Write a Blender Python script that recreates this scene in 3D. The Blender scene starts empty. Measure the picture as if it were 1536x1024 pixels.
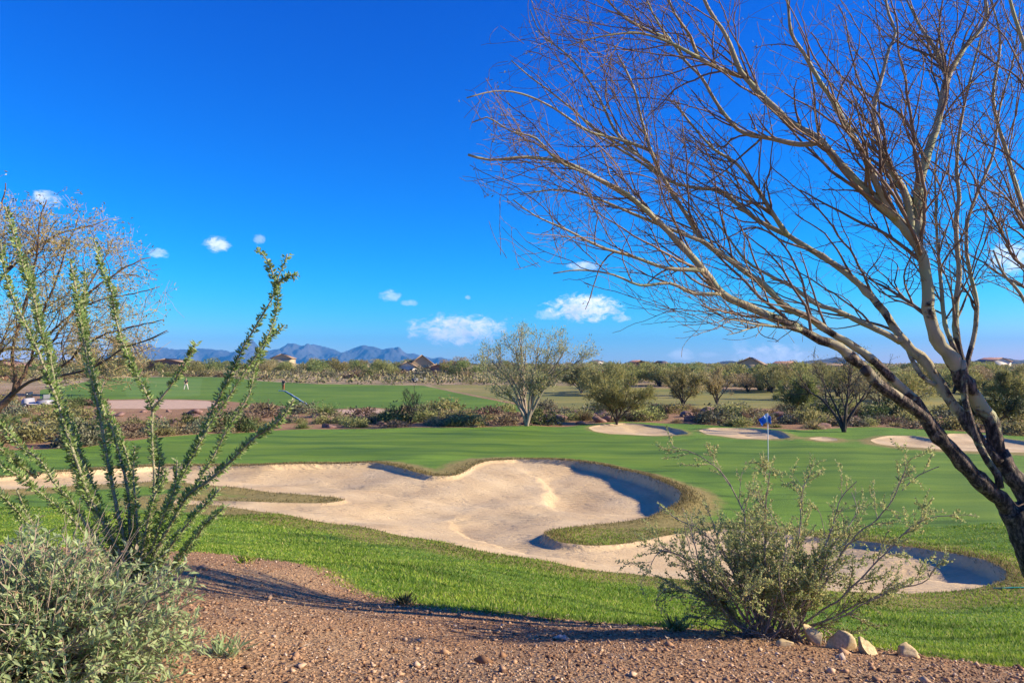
import bpy, math, random
import numpy as np
from mathutils import Vector, Matrix
from mathutils.geometry import delaunay_2d_cdt

SC = bpy.context.scene
COL = SC.collection
R = np.random.RandomState(11)
random.seed(5)
F = 1109.3            # focal length in pixels of the 1536 px wide photograph
PITCH = math.atan(36 / F)
CAMZ = 4.0
SUN_EL = math.radians(27)
SUN_AZ = math.radians(93.5)    # clockwise from +Y (camera looks along +Y)

# ------------------------------------------------------------------ pixels -> world
def ray(px, py):
    a = (px - 768) / F; b = (512 - py) / F
    cp, sp = math.cos(PITCH), math.sin(PITCH)
    return np.array([a, cp - b * sp, sp + b * cp])
def at(px, py, Y):
    d = ray(px, py); k = Y / d[1]
    return np.array([d[0] * k, Y, CAMZ + d[2] * k])
def pxat(x, y):
    return 768 + F * x / max(y, .1)

# ------------------------------------------------------------------ mesh helpers
def mesh_obj(name, V, polys, mat=None, parent=None, smooth=False, mats=None, midx=None, attrs=None):
    """polys: list of (M,k) int arrays"""
    me = bpy.data.meshes.new(name)
    V = np.asarray(V, dtype=np.float32)
    polys = [np.asarray(p, dtype=np.int32) for p in polys if len(p)]
    nl = sum(p.size for p in polys); npoly = sum(len(p) for p in polys)
    me.vertices.add(len(V)); me.vertices.foreach_set('co', V.ravel())
    me.loops.add(nl); me.polygons.add(npoly)
    me.loops.foreach_set('vertex_index', np.concatenate([p.ravel() for p in polys]))
    ls = []; c = 0
    for p in polys:
        ls.append(c + np.arange(len(p)) * p.shape[1]); c += p.size
    me.polygons.foreach_set('loop_start', np.concatenate(ls).astype(np.int32))
    if midx is not None:
        me.polygons.foreach_set('material_index', np.asarray(midx, dtype=np.int32))
    if smooth:
        me.polygons.foreach_set('use_smooth', np.ones(npoly, dtype=bool))
    if attrs:
        for k, a in attrs.items():
            at_ = me.attributes.new(k, 'FLOAT', 'POINT')
            at_.data.foreach_set('value', np.asarray(a, dtype=np.float32))
    me.update(calc_edges=True)
    for m in (mats or ([mat] if mat else [])): me.materials.append(m)
    o = bpy.data.objects.new(name, me); COL.objects.link(o)
    if parent: o.parent = parent
    return o
def tag(o, label=None, cat=None, group=None, kind=None):
    if label: o['label'] = label
    if cat: o['category'] = cat
    if group: o['group'] = group
    if kind: o['kind'] = kind
    return o
def empty(name, loc, label, cat, group=None, rz=0.0):
    o = bpy.data.objects.new(name, None); COL.objects.link(o)
    o.location = loc; o.rotation_euler = (0, 0, rz); o.empty_display_size = .2
    return tag(o, label, cat, group)
def struct(o): o['kind'] = 'structure'; return o
def shift(V, root):          # world coordinates -> local to an unrotated root
    return np.asarray(V) - np.array(root.location)

class Geo:
    def __init__(s): s.v = []; s.f = {}; s.n = 0
    def add(s, V, faces):
        V = np.asarray(V, float); s.v.append(V)
        for fa in faces:
            fa = np.asarray(fa, int)
            s.f.setdefault(fa.shape[1], []).append(fa + s.n)
        s.n += len(V)
    def verts(s): return np.concatenate(s.v) if s.v else np.zeros((0, 3))
    def polys(s): return [np.concatenate(a) for a in s.f.values()]
    def build(s, name, mat, parent=None, smooth=False):
        V = s.verts()
        if parent is not None and s.v: V = shift(V, parent)
        return mesh_obj(name, V, s.polys(), mat, parent, smooth)

def nrm(v): return v / (np.linalg.norm(v, axis=-1, keepdims=True) + 1e-9)
def tube(g, P, rad, sides=5, cap=True):
    P = np.asarray(P, float); n = len(P); rad = np.broadcast_to(np.asarray(rad, float), (n,))
    T = np.gradient(P, axis=0); T = nrm(T)
    ref = np.array([.31, .95, .02]) if abs(T[0][2]) > .6 else np.array([.1, .2, 1.0])
    A = nrm(np.cross(T, ref)); B = np.cross(T, A)
    th = np.arange(sides) * 2 * math.pi / sides
    ring = A[:, None, :] * np.cos(th)[None, :, None] + B[:, None, :] * np.sin(th)[None, :, None]
    V = (P[:, None, :] + ring * rad[:, None, None]).reshape(-1, 3)
    i = np.arange(n - 1)[:, None] * sides; j = np.arange(sides)[None, :]; j2 = (j + 1) % sides
    Q = np.stack([i + j, i + j2, i + sides + j2, i + sides + j], -1).reshape(-1, 4)
    fs = [Q]
    if cap and sides > 2:
        fs.append(np.arange(sides)[None, ::-1]); fs.append(((n - 1) * sides + np.arange(sides))[None, :])
    g.add(V, fs)
def leaves(g, P, D, L, W, fold=.25, rng=R, N=None):
    """rhombus leaves, bent along the midrib; P base, D direction"""
    n = len(P); D = nrm(np.asarray(D, float))
    L = np.broadcast_to(L, (n,))[:, None]; W = np.broadcast_to(W, (n,))[:, None]
    if N is None: N = rng.normal(size=(n, 3))
    S = nrm(np.cross(D, N)); N2 = np.cross(S, D)
    mid = P + D * L * .45
    V = np.stack([P, mid + S * W * .5 + N2 * W * fold, P + D * L - N2 * L * .08, mid - S * W * .5 + N2 * W * fold], 1).reshape(-1, 3)
    i = np.arange(n)[:, None] * 4
    g.add(V, [np.concatenate([i + np.array([[0, 1, 2]]), i + np.array([[0, 2, 3]])])])
def boxg(g, c, s, rz=0.0, top=1.0):
    x, y, z = np.array(s) / 2
    V = np.array([[-x, -y, -z], [x, -y, -z], [x, y, -z], [-x, y, -z], [-x * top, -y * top, z], [x * top, -y * top, z], [x * top, y * top, z], [-x * top, y * top, z]])
    ca, sa = math.cos(rz), math.sin(rz)
    V = V @ np.array([[ca, sa, 0], [-sa, ca, 0], [0, 0, 1]]) + np.array(c)
    g.add(V, [[[0, 3, 2, 1], [4, 5, 6, 7], [0, 1, 5, 4], [1, 2, 6, 5], [2, 3, 7, 6], [3, 0, 4, 7]]])
def bevel(o, w=.02, seg=2):
    m = o.modifiers.new('bevel', 'BEVEL'); m.width = w; m.segments = seg; m.limit_method = 'ANGLE'
def spline(pts, step=.5):
    """Catmull-Rom through pts (any dimension)"""
    P = np.asarray(pts, float)
    if len(P) < 3: 
        n = max(2, int(np.linalg.norm(P[-1] - P[0]) / step) + 1); t = np.linspace(0, 1, n)[:, None]
        return P[0] * (1 - t) + P[-1] * t
    Q = np.vstack([2 * P[0] - P[1], P, 2 * P[-1] - P[-2]]); out = []
    for i in range(1, len(Q) - 2):
        n = max(1, int(np.linalg.norm(Q[i + 1][:3] - Q[i][:3]) / step)); t = (np.arange(n) / n)[:, None]
        a, b, c, d = Q[i - 1], Q[i], Q[i + 1], Q[i + 2]
        out.append(.5 * (2 * b + (c - a) * t + (2 * a - 5 * b + 4 * c - d) * t ** 2 + (3 * b - a - 3 * c + d) * t ** 3))
    out.append(P[-1:]); return np.concatenate(out)

# ------------------------------------------------------------------ materials
def new_mat(name):
    m = bpy.data.materials.new(name); m.use_nodes = True
    nt = m.node_tree; b = nt.nodes['Principled BSDF']
    b.inputs['Specular IOR Level'].default_value = .25
    return m, nt, b
def nd(nt, t, **kw):
    n = nt.nodes.new(t)
    for k, v in kw.items():
        if k[0] == '_': n.inputs[k[1:].replace('_', ' ')].default_value = v
        else: setattr(n, k, v)
    return n
def ramp(nt, src, stops):
    r = nt.nodes.new('ShaderNodeValToRGB'); e = r.color_ramp.elements
    while len(e) < len(stops): e.new(.5)
    for k, (p, c) in enumerate(stops):
        e[k].position = p; e[k].color = (*c, 1) if len(c) == 3 else c
    nt.links.new(src, r.inputs[0]); return r
def noise(nt, scale, detail=4, rough=.6, vec=None, dist=0.0):
    n = nd(nt, 'ShaderNodeTexNoise', _Scale=scale, _Detail=detail, _Roughness=rough, _Distortion=dist)
    if vec is None:
        tc = nt.nodes.new('ShaderNodeTexCoord'); vec = tc.outputs['Object']
    nt.links.new(vec, n.inputs['Vector']); return n
def mapped(nt, scale=(1, 1, 1), rot=(0, 0, 0)):
    tc = nt.nodes.new('ShaderNodeTexCoord'); m = nt.nodes.new('ShaderNodeMapping')
    m.inputs['Scale'].default_value = scale; m.inputs['Rotation'].default_value = rot
    nt.links.new(tc.outputs['Object'], m.inputs[0]); return m.outputs[0]
def mixc(nt, fac, a, b, mode='MIX'):
    m = nt.nodes.new('ShaderNodeMix'); m.data_type = 'RGBA'; m.blend_type = mode
    for s, v in ((m.inputs[0], fac), (m.inputs[6], a), (m.inputs[7], b)):
        if hasattr(v, 'links'): nt.links.new(v, s)
        elif isinstance(v, (int, float)): s.default_value = v
        else: s.default_value = (*v, 1)
    return m.outputs[2]
def math_(nt, op, a, b=0.0, clamp=False):
    m = nt.nodes.new('ShaderNodeMath'); m.operation = op; m.use_clamp = clamp
    for s, v in ((m.inputs[0], a), (m.inputs[1], b)):
        if hasattr(v, 'links'): nt.links.new(v, s)
        else: s.default_value = v
    return m.outputs[0]
def bump(nt, b, h, strength=.4, dist=.02, prev=None):
    n = nd(nt, 'ShaderNodeBump', _Strength=strength, _Distance=dist)
    nt.links.new(h, n.inputs['Height'])
    if prev: nt.links.new(prev, n.inputs['Normal'])
    nt.links.new(n.outputs[0], b.inputs['Normal']); return n.outputs[0]
def flat(name, c, rough=.6, metal=0.0, var=.12, scale=6):
    m, nt, b = new_mat(name)
    n = noise(nt, scale); r = ramp(nt, n.outputs[0], [(.3, [x * (1 - var) for x in c]), (.7, [min(1, x * (1 + var)) for x in c])])
    nt.links.new(r.outputs[0], b.inputs['Base Color']); b.inputs['Roughness'].default_value = rough; b.inputs['Metallic'].default_value = metal
    return m
def leafmat(name, stops, trans=.3, rough=.55, big=None, patch=None):
    m, nt, b = new_mat(name)
    gi = nt.nodes.new('ShaderNodeNewGeometry')
    src = gi.outputs['Random Per Island']
    r = ramp(nt, src, stops); col = r.outputs[0]
    if big:
        oi = nt.nodes.new('ShaderNodeObjectInfo'); hs = nt.nodes.new('ShaderNodeHueSaturation')
        v = math_(nt, 'MULTIPLY_ADD', oi.outputs['Random'], big); v.node.inputs[2].default_value = 1 - big / 2
        nt.links.new(v, hs.inputs['Value'])
        h = math_(nt, 'MULTIPLY_ADD', oi.outputs['Random'], .05); h.node.inputs[2].default_value = .475
        nt.links.new(h, hs.inputs['Hue']); nt.links.new(col, hs.inputs['Color']); col = hs.outputs[0]
    if patch:
        np_ = noise(nt, 1.0, 5, .65, mapped(nt, patch)); pr = ramp(nt, np_.outputs[0], [(.38, (.36, .42, .4)), (.5, (.85, .88, .85)), (.66, (1.2, 1.08, 1.0))]); col = mixc(nt, 1.0, col, pr.outputs[0], 'MULTIPLY')  # stretched noise paints undulation shadows into the leaf colour
    nt.links.new(col, b.inputs['Base Color']); b.inputs['Roughness'].default_value = rough
    t = nt.nodes.new('ShaderNodeBsdfTranslucent'); nt.links.new(col, t.inputs[0])
    ms = nt.nodes.new('ShaderNodeMixShader'); ms.inputs[0].default_value = trans
    nt.links.new(b.outputs[0], ms.inputs[1]); nt.links.new(t.outputs[0], ms.inputs[2])
    nt.links.new(ms.outputs[0], nt.nodes['Material Output'].inputs[0]); return m
def bark(name, c1, c2, patch=None, scale=9, bs=.5, patch_z=None):
    m, nt, b = new_mat(name)
    v = mapped(nt, (1, 1, .35)); n = noise(nt, scale, 6, .65, v)
    r = ramp(nt, n.outputs[0], [(.3, c1), (.7, c2)]); col = r.outputs[0]; h = n.outputs[0]
    if patch:
        n5 = noise(nt, 2.0, 4, .6); col = mixc(nt, ramp(nt, n5.outputs[0], [(.48, (0, 0, 0)), (.62, (1, 1, 1))]).outputs[0], col, (.30, .33, .17))
    if patch:
        n2 = noise(nt, 3.2, 5, .6, None, .4); tc = nt.nodes.new('ShaderNodeTexCoord')
        sx = nt.nodes.new('ShaderNodeSeparateXYZ'); nt.links.new(tc.outputs['Object'], sx.inputs[0])
        zz = nd(nt, 'ShaderNodeMapRange', _From_Min=patch_z[0], _From_Max=patch_z[1], _To_Min=.20, _To_Max=-.19)
        nt.links.new(sx.outputs[2], zz.inputs[0])
        s = math_(nt, 'ADD', n2.outputs[0], zz.outputs[0])
        k = ramp(nt, s, [(.54, (0, 0, 0)), (.60, (1, 1, 1))])
        n3 = noise(nt, 26, 6, .8, mapped(nt, (1, 1, .4))); dk = ramp(nt, n3.outputs[0], [(.38, (.008, .006, .006)), (.5, patch), (.62, (.30, .22, .16))])
        col = mixc(nt, k.outputs[0], col, dk.outputs[0])
        hh = math_(nt, 'MULTIPLY', n3.outputs[0], k.outputs[0]); h = math_(nt, 'ADD', math_(nt, 'MULTIPLY', n.outputs[0], .3), math_(nt, 'MULTIPLY', hh, 2.0))
    nt.links.new(col, b.inputs['Base Color']); b.inputs['Roughness'].default_value = .75
    bump(nt, b, h, min(1, bs * 1.6), .03); return m

# desert ground / gravel
M = {}
def mk_ground():
    m, nt, b = new_mat('desert_gravel')
    n1 = noise(nt, .35, 5, .6); n2 = noise(nt, 26, 6, .7); vo = nd(nt, 'ShaderNodeTexVoronoi', _Scale=34.0)
    tc = nt.nodes.new('ShaderNodeTexCoord'); nt.links.new(tc.outputs['Object'], vo.inputs['Vector'])
    base = ramp(nt, n1.outputs[0], [(.3, (.30, .165, .08)), (.55, (.36, .215, .11)), (.75, (.42, .28, .15))])
    fine = ramp(nt, n2.outputs[0], [(.28, (.45, .42, .40)), (.5, (.95, .95, .95)), (.75, (1.3, 1.28, 1.22))])
    col = mixc(nt, 1.0, base.outputs[0], fine.outputs[0], 'MULTIPLY')
    pc = ramp(nt, vo.outputs['Color'], [(.1, (.6, .58, .58)), (.5, (1, 1, 1)), (.9, (1.25, 1.15, 1.05))])
    col = mixc(nt, .7, col, pc.outputs[0], 'MULTIPLY')
    af = nd(nt, 'ShaderNodeAttribute', attribute_name='far'); nf = noise(nt, .16, 6, .7)
    fr = ramp(nt, nf.outputs[0], [(.32, (.10, .105, .045)), (.42, (.24, .19, .095)), (.56, (.40, .29, .17)), (.72, (.50, .37, .23))])
    col = mixc(nt, af.outputs['Fac'], col, fr.outputs[0])
    nt.links.new(col, b.inputs['Base Color']); b.inputs['Roughness'].default_value = .95
    p = bump(nt, b, vo.outputs['Distance'], .6, .03); bump(nt, b, n2.outputs[0], .5, .03, p); return m
def mk_sand():
    m, nt, b = new_mat('bunker_sand')
    n1 = noise(nt, .6, 4, .55); n2 = noise(nt, 9, 6, .7); 
    base = ramp(nt, n1.outputs[0], [(.3, (.53, .38, .205)), (.5, (.60, .445, .245)), (.7, (.66, .505, .29))])
    fine = ramp(nt, n2.outputs[0], [(.25, (.86, .85, .84)), (.6, (1, 1, 1))])
    col = mixc(nt, 1.0, base.outputs[0], fine.outputs[0], 'MULTIPLY')
    nt.links.new(col, b.inputs['Base Color']); b.inputs['Roughness'].default_value = .95
    # rake furrows that wander, worn smooth in patches
    v = mapped(nt, (1, 1, 0)); w = nd(nt, 'ShaderNodeTexWave', wave_type='RINGS', _Scale=1.6, _Distortion=5.0, _Detail=2.0, _Detail_Scale=.5)
    nt.links.new(v, w.inputs['Vector'])
    nm = noise(nt, .45, 3, .5); mk = ramp(nt, nm.outputs[0], [(.50, (0, 0, 0)), (.64, (1, 1, 1))])
    fur = math_(nt, 'MULTIPLY', w.outputs[0], mk.outputs[0])
    p = bump(nt, b, fur, .9, .05)
    n4 = noise(nt, 2.6, 4, .6, mapped(nt, (.7, 1.6, 1))); ft = ramp(nt, n4.outputs[0], [(.36, (0, 0, 0)), (.46, (1, 1, 1))])
    p = bump(nt, b, ft.outputs[0], .4, .05, p); bump(nt, b, n2.outputs[0], .4, .05, p); return m
def mk_lawn():
    m, nt, b = new_mat('lawn_grass')
    n1 = noise(nt, .22, 4, .6); n2 = noise(nt, 30, 6, .75); n3 = noise(nt, 1.2, 5, .65, mapped(nt, (.25, 2.2, 1), (0, 0, .12)))
    rough = ramp(nt, n1.outputs[0], [(.3, (.10, .20, .018)), (.7, (.175, .30, .026))])
    st = ramp(nt, n3.outputs[0], [(.34, (.45, .50, .5)), (.48, (1, 1, 1)), (.7, (1.25, 1.15, .95))])  # streaks: shadows of undulations and mower tracks painted into the turf colour
    rc = mixc(nt, 1.0, rough.outputs[0], st.outputs[0], 'MULTIPLY')
    g1 = noise(nt, .5, 4, .6, mapped(nt, (.18, 1.4, 1), (0, 0, .05)))
    green = ramp(nt, g1.outputs[0], [(.32, (.055, .125, .008)), (.5, (.112, .20, .013)), (.68, (.17, .26, .018))])
    ag = nd(nt, 'ShaderNodeAttribute', attribute_name='green'); ar = nd(nt, 'ShaderNodeAttribute', attribute_name='rim')
    col = mixc(nt, ag.outputs['Fac'], rc, green.outputs[0])
    nr = noise(nt, 2.2, 5, .7); rs = math_(nt, 'ADD', ar.outputs['Fac'], math_(nt, 'MULTIPLY', math_(nt, 'SUBTRACT', nr.outputs[0], .5), .9))
    rk = ramp(nt, rs, [(.30, (0, 0, 0)), (.62, (1, 1, 1))])
    nt2 = noise(nt, 7, 5, .7); tan = ramp(nt, nt2.outputs[0], [(.25, (.13, .115, .028)), (.5, (.31, .235, .075)), (.75, (.46, .34, .13))])
    col = mixc(nt, math_(nt, 'MULTIPLY', rk.outputs[0], .92), col, tan.outputs[0])
    fi = ramp(nt, n2.outputs[0], [(.28, (.55, .58, .5)), (.55, (1, 1, 1)), (.8, (1.3, 1.25, 1.1))])
    col = mixc(nt, .8, col, fi.outputs[0], 'MULTIPLY')
    nt.links.new(col, b.inputs['Base Color']); b.inputs['Roughness'].default_value = .8
    bm = math_(nt, 'MULTIPLY', n2.outputs[0], math_(nt, 'MULTIPLY_ADD', ag.outputs['Fac'], -.75)); bm.node.inputs[0].links[0].from_node
    for l in nt.links:
        if l.to_node == bm.node and l.to_socket == bm.node.inputs[1]: l.from_node.inputs[2].default_value = 1.0
    bump(nt, b, bm, .7, .06); return m
def mk_fairway(name, a, c, tan):
    m, nt, b = new_mat(name)
    n1 = noise(nt, .06, 5, .6); n2 = noise(nt, .25, 4, .6, mapped(nt, (.2, 1, 1), (0, 0, .3))); n3 = noise(nt, 2.5, 4, .7)
    r = ramp(nt, n1.outputs[0], [(.32, a), (.62, c)])
    s = ramp(nt, n2.outputs[0], [(.35, (.78, .82, .8)), (.5, (1, 1, 1)), (.66, (1.25, 1.15, 1.0))])
    col = mixc(nt, 1.0, r.outputs[0], s.outputs[0], 'MULTIPLY')
    k = ramp(nt, n1.outputs[0], [(.56, (0, 0, 0)), (.70, (1, 1, 1))]); col = mixc(nt, math_(nt, 'MULTIPLY', k.outputs[0], .6), col, tan)
    f = ramp(nt, n3.outputs[0], [(.3, (.8, .8, .8)), (.7, (1.15, 1.15, 1.15))]); col = mixc(nt, 1.0, col, f.outputs[0], 'MULTIPLY')
    nt.links.new(col, b.inputs['Base Color']); b.inputs['Roughness'].default_value = .85; return m
def mk_rockmtn(name, a, c, s=.004):
    m, nt, b = new_mat(name); n = noise(nt, s, 6, .65); n2 = noise(nt, s * 9, 5, .7)
    r = ramp(nt, n.outputs[0], [(.35, a), (.65, c)]); f = ramp(nt, n2.outputs[0], [(.3, (.6, .6, .6)), (.7, (1.25, 1.25, 1.25))])
    nt.links.new(mixc(nt, 1.0, r.outputs[0], f.outputs[0], 'MULTIPLY'), b.inputs['Base Color']); b.inputs['Roughness'].default_value = 1; return m
M['ground'] = mk_ground(); M['sand'] = mk_sand(); M['lawn'] = mk_lawn()
M['fairway'] = mk_fairway('fairway_grass', (.085, .165, .010), (.13, .225, .016), (.20, .24, .035))
M['dormant'] = mk_fairway('dormant_grass', (.17, .185, .04), (.27, .235, .065), (.38, .28, .10))
M['tee'] = mk_fairway('tee_grass', (.11, .21, .025), (.145, .245, .035), (.19, .24, .05))
M['pathdirt'] = flat('path_dirt', (.52, .36, .24), .95, 0, .15, 2)
M['mountain'] = mk_rockmtn('haze_blue_mountain_rock', (.045, .058, .085), (.11, .115, .14), .0016)  # rock colour pushed towards blue to imitate distance haze
M['hill'] = mk_rockmtn('hill_scrub_rock', (.06, .06, .045), (.15, .115, .09), .012)
M['limb'] = bark('palo_verde_bark', (.26, .235, .13), (.44, .37, .235), (.07, .052, .042), 7, .5, (1.6, 4.4))
M['twig'] = bark('grey_brown_twig', (.12, .082, .056), (.31, .215, .14), None, 6, .2)
M['twig_back'] = bark('tan_twig', (.30, .22, .11), (.50, .38, .20), None, 6, .2)
M['trunk_pale'] = bark('pale_grey_bark', (.20, .16, .12), (.42, .34, .26), None, 5, .3)
M['trunk_dark'] = bark('dark_bark', (.028, .022, .02), (.085, .065, .05), None, 5, .3)
M['trunk_red'] = bark('reddish_bark', (.075, .045, .032), (.20, .125, .085), None, 5, .3)
M['ocot'] = bark('ocotillo_bark', (.22, .22, .12), (.42, .38, .25), None, 28, .6)
M['ocot_leaf'] = leafmat('ocotillo_leaf', [(0, (.15, .25, .06)), (.45, (.29, .41, .12)), (.8, (.45, .57, .21)), (1, (.62, .64, .34))], .5)
M['sage_leaf'] = leafmat('brittlebush_leaf', [(0, (.27, .36, .16)), (.5, (.44, .55, .25)), (.85, (.58, .67, .35)), (.97, (.54, .42, .26))], .48, .7)
M['creo_leaf'] = leafmat('creosote_leaf', [(0, (.23, .28, .10)), (.5, (.42, .47, .18)), (.8, (.58, .59, .25)), (1, (.68, .57, .25))], .5)
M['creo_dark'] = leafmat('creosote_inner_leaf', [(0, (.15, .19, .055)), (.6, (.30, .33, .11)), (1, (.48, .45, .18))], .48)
M['creo_wood'] = bark('creosote_wood', (.22, .17, .125), (.46, .37, .28), None, 30, .3)
M['pale_leaf'] = leafmat('pale_ironwood_leaf', [(0, (.29, .31, .12)), (.5, (.44, .45, .20)), (1, (.60, .57, .30))], .42)
M['gold_leaf'] = leafmat('golden_twig_leaf', [(0, (.22, .22, .075)), (.5, (.36, .34, .13)), (1, (.52, .46, .22))], .35)
M['olive_leaf'] = leafmat('olive_leaf', [(0, (.20, .205, .06)), (.5, (.33, .325, .11)), (1, (.48, .44, .18))], .42, .6, .35)
M['green_leaf'] = leafmat('desert_green_leaf', [(0, (.14, .175, .045)), (.5, (.25, .285, .085)), (1, (.38, .39, .15))], .42, .6, .35)
M['straw_leaf'] = leafmat('straw_leaf', [(0, (.26, .21, .09)), (.5, (.42, .34, .16)), (1, (.58, .47, .26))], .38, .6, .3)
M['sagegrey'] = leafmat('grey_sage_leaf', [(0, (.09, .10, .058)), (.5, (.175, .185, .105)), (1, (.30, .29, .18))], .2, .7, .35)
M['purple'] = leafmat('mauve_dry_leaf', [(0, (.12, .085, .048)), (.5, (.225, .165, .095)), (1, (.37, .28, .175))], .2, .7, .35)
M['darkgreen'] = leafmat('dark_green_leaf', [(0, (.045, .07, .02)), (.5, (.095, .13, .038)), (1, (.17, .20, .07))], .2, .6, .3)
M['far_leaf'] = leafmat('far_scrub_leaf', [(0, (.13, .145, .05)), (.4, (.26, .25, .10)), (.8, (.40, .33, .17)), (1, (.50, .40, .25))], .3, .7)
M['blade'] = leafmat('grass_blade', [(0, (.15, .26, .022)), (.5, (.28, .42, .045)), (.85, (.40, .50, .08)), (1, (.56, .50, .22))], .4, .6, None, (.45, 2.4, 1))  # last argument stretches the painted shadow bands across the bank
M['rimblade'] = leafmat('tan_rim_grass', [(0, (.10, .10, .03)), (.5, (.24, .19, .075)), (1, (.42, .32, .16))], .3, .7)
M['pebble'] = leafmat('pebble', [(0, (.08, .042, .025)), (.35, (.28, .155, .082)), (.7, (.44, .265, .145)), (.93, (.55, .385, .24)), (1, (.66, .53, .40))], 0.0, .9)
M['litter'] = leafmat('dry_litter', [(0, (.12, .075, .05)), (.6, (.34, .24, .16)), (1, (.52, .42, .30))], .1, .9)
M['rock_tan'] = mk_rockmtn('tan_rock', (.50, .36, .17), (.66, .52, .29), 5.0)
M['rock_red'] = mk_rockmtn('red_brown_rock', (.16, .09, .075), (.34, .21, .17), 1.5)
M['stucco'] = flat('tan_stucco', (.44, .345, .205)); M['stucco_w'] = flat('pale_stucco', (.66, .60, .50)); M['stucco_r'] = flat('terracotta_stucco', (.30, .165, .115))
M['roof'] = flat('brown_roof_tile', (.33, .23, .15)); M['roof_r'] = flat('red_roof_tile', (.30, .17, .12)); M['glassd'] = flat('dark_window', (.03, .035, .04), .15)
M['white'] = flat('white_paint', (.78, .78, .76), .4, 0, .04); M['rubber'] = flat('black_rubber', (.025, .025, .025), .7); M['seat'] = flat('grey_seat', (.16, .17, .18), .6)
M['cartgrey'] = flat('pale_grey_paint', (.42, .41, .42), .4, 0, .04); M['silver'] = flat('silver_rim', (.5, .5, .52), .35, .6); M['flagblue'] = flat('blue_flag_cloth', (.03, .16, .62), .7); M['flagwhite'] = flat('white_flag_cloth', (.78, .80, .85), .7)
M['skin'] = flat('skin', (.42, .25, .17), .6); M['navy'] = flat('dark_shirt', (.03, .035, .05), .8); M['rust'] = flat('rust_cloth', (.36, .10, .05), .8)
M['cream'] = flat('pale_cloth', (.66, .60, .52), .8); M['dkhair'] = flat('dark_hair', (.03, .022, .018), .7); M['teal'] = flat('teal_plastic', (.04, .36, .28), .5); M['hole'] = flat('cup_plastic', (.5, .5, .5), .5)

# ------------------------------------------------------------------ terrain height
ctrl = [(-300, 1.2, 1.5), (768, 1.2, 1.6), (1800, 1.2, 1.62), (-300, 2.5, 1.55), (768, 2.5, 1.63), (1800, 2.5, 1.66),
 (0, 3.9, 1.67), (768, 4.0, 1.72), (1536, 4.2, 1.80), (-300, 9, 2.1), (300, 9.5, 2.38), (520, 8, 2.43), (920, 7, 2.44), (1270, 6.3, 2.35), (1536, 5.4, 2.2), (1900, 5.4, 2.2),
 (700, 11, 3.06), (350, 19.5, 3.78), (470, 18, 3.78), (700, 15.5, 3.82), (1000, 13.5, 3.9), (1328, 12.8, 3.95), (1510, 14, 4.06), (1900, 14, 4.06),
 (100, 21, 3.73), (-300, 21, 3.7), (240, 27.5, 3.82), (700, 29, 3.85), (0, 27, 3.75), (1152, 29.5, 4.04), (1400, 21, 4.01), (1536, 17.5, 3.98), (1900, 25, 4.05),
 (0, 33, 3.78), (235, 39, 3.8), (700, 47, 3.9), (1200, 38, 3.94), (1536, 33, 4.07), (1400, 41, 3.96), (1400, 35, 3.94), (1900, 35, 4.05)]
for p in (-300, 300, 900, 1500, 1900):
    for d, dep in ((52, 4.1), (60, 4.12), (70, 4.1), (76, 4.03), (90, 3.85), (108, 3.7), (140, 3.2), (170, 2.7), (250, 2.2), (400, 1.6), (800, 1.0), (2000, .5), (12000, .2)):
        ctrl.append((p, d, dep))
def uv(x, y):
    y = np.maximum(y, 1.2); return np.clip(x / y, -1.3, 1.3) * 1.5, np.log(y)
CU, CV = [], []; CZ = []
for p, d, dep in ctrl:
    x = (p - 768) / F * d; u, v = uv(np.array(x), np.array(float(d))); CU.append(float(u)); CV.append(float(v)); CZ.append(dep)
CU, CV, CZ = map(np.array, (CU, CV, CZ))
def phi(r2): return np.where(r2 > 0, r2 * np.log(r2 + 1e-12) * .5, 0)
n = len(CU); K = np.zeros((n + 3, n + 3)); K[:n, :n] = phi((CU[:, None] - CU) ** 2 + (CV[:, None] - CV) ** 2) + np.eye(n) * .003
K[:n, n] = 1; K[:n, n + 1] = CU; K[:n, n + 2] = CV; K[n:, :n] = K[:n, n:].T
Wt = np.linalg.solve(K, np.concatenate([CZ, [0, 0, 0]]))
def base_z(x, y):
    x = np.asarray(x, float); y = np.asarray(y, float); sh = x.shape; u, v = uv(x.ravel(), y.ravel())
    v = np.minimum(v, math.log(12000)); out = np.empty(len(u))
    for i in range(0, len(u), 20000):
        s = slice(i, i + 20000)
        out[s] = phi((u[s, None] - CU) ** 2 + (v[s, None] - CV) ** 2) @ Wt[:-3] + Wt[-3] + Wt[-2] * u[s] + Wt[-1] * v[s]
    xx, yy = x.ravel(), y.ravel(); near = np.exp(-(yy / 30) ** 2) * .03 + .02
    und = (np.sin(xx * .9 + yy * .35) * np.sin(yy * .6 - xx * .2 + 1) + .5 * np.sin(xx * 2.1 - yy * 1.3)) * near
    return (CAMZ - out + und).reshape(sh)
YS = np.exp(np.linspace(math.log(2.2), math.log(900), 2600))
def ground_px(px, py):
    d = ray(px, py); xs = d[0] / d[1] * YS; zs = CAMZ + d[2] / d[1] * YS
    k = np.nonzero(zs < base_z(xs, YS))[0]; k = k[0] if len(k) else len(YS) - 1
    return np.array([xs[k], YS[k]])
def wpoly(pts): return np.array([ground_px(p[0], p[1]) for p in pts])
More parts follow.
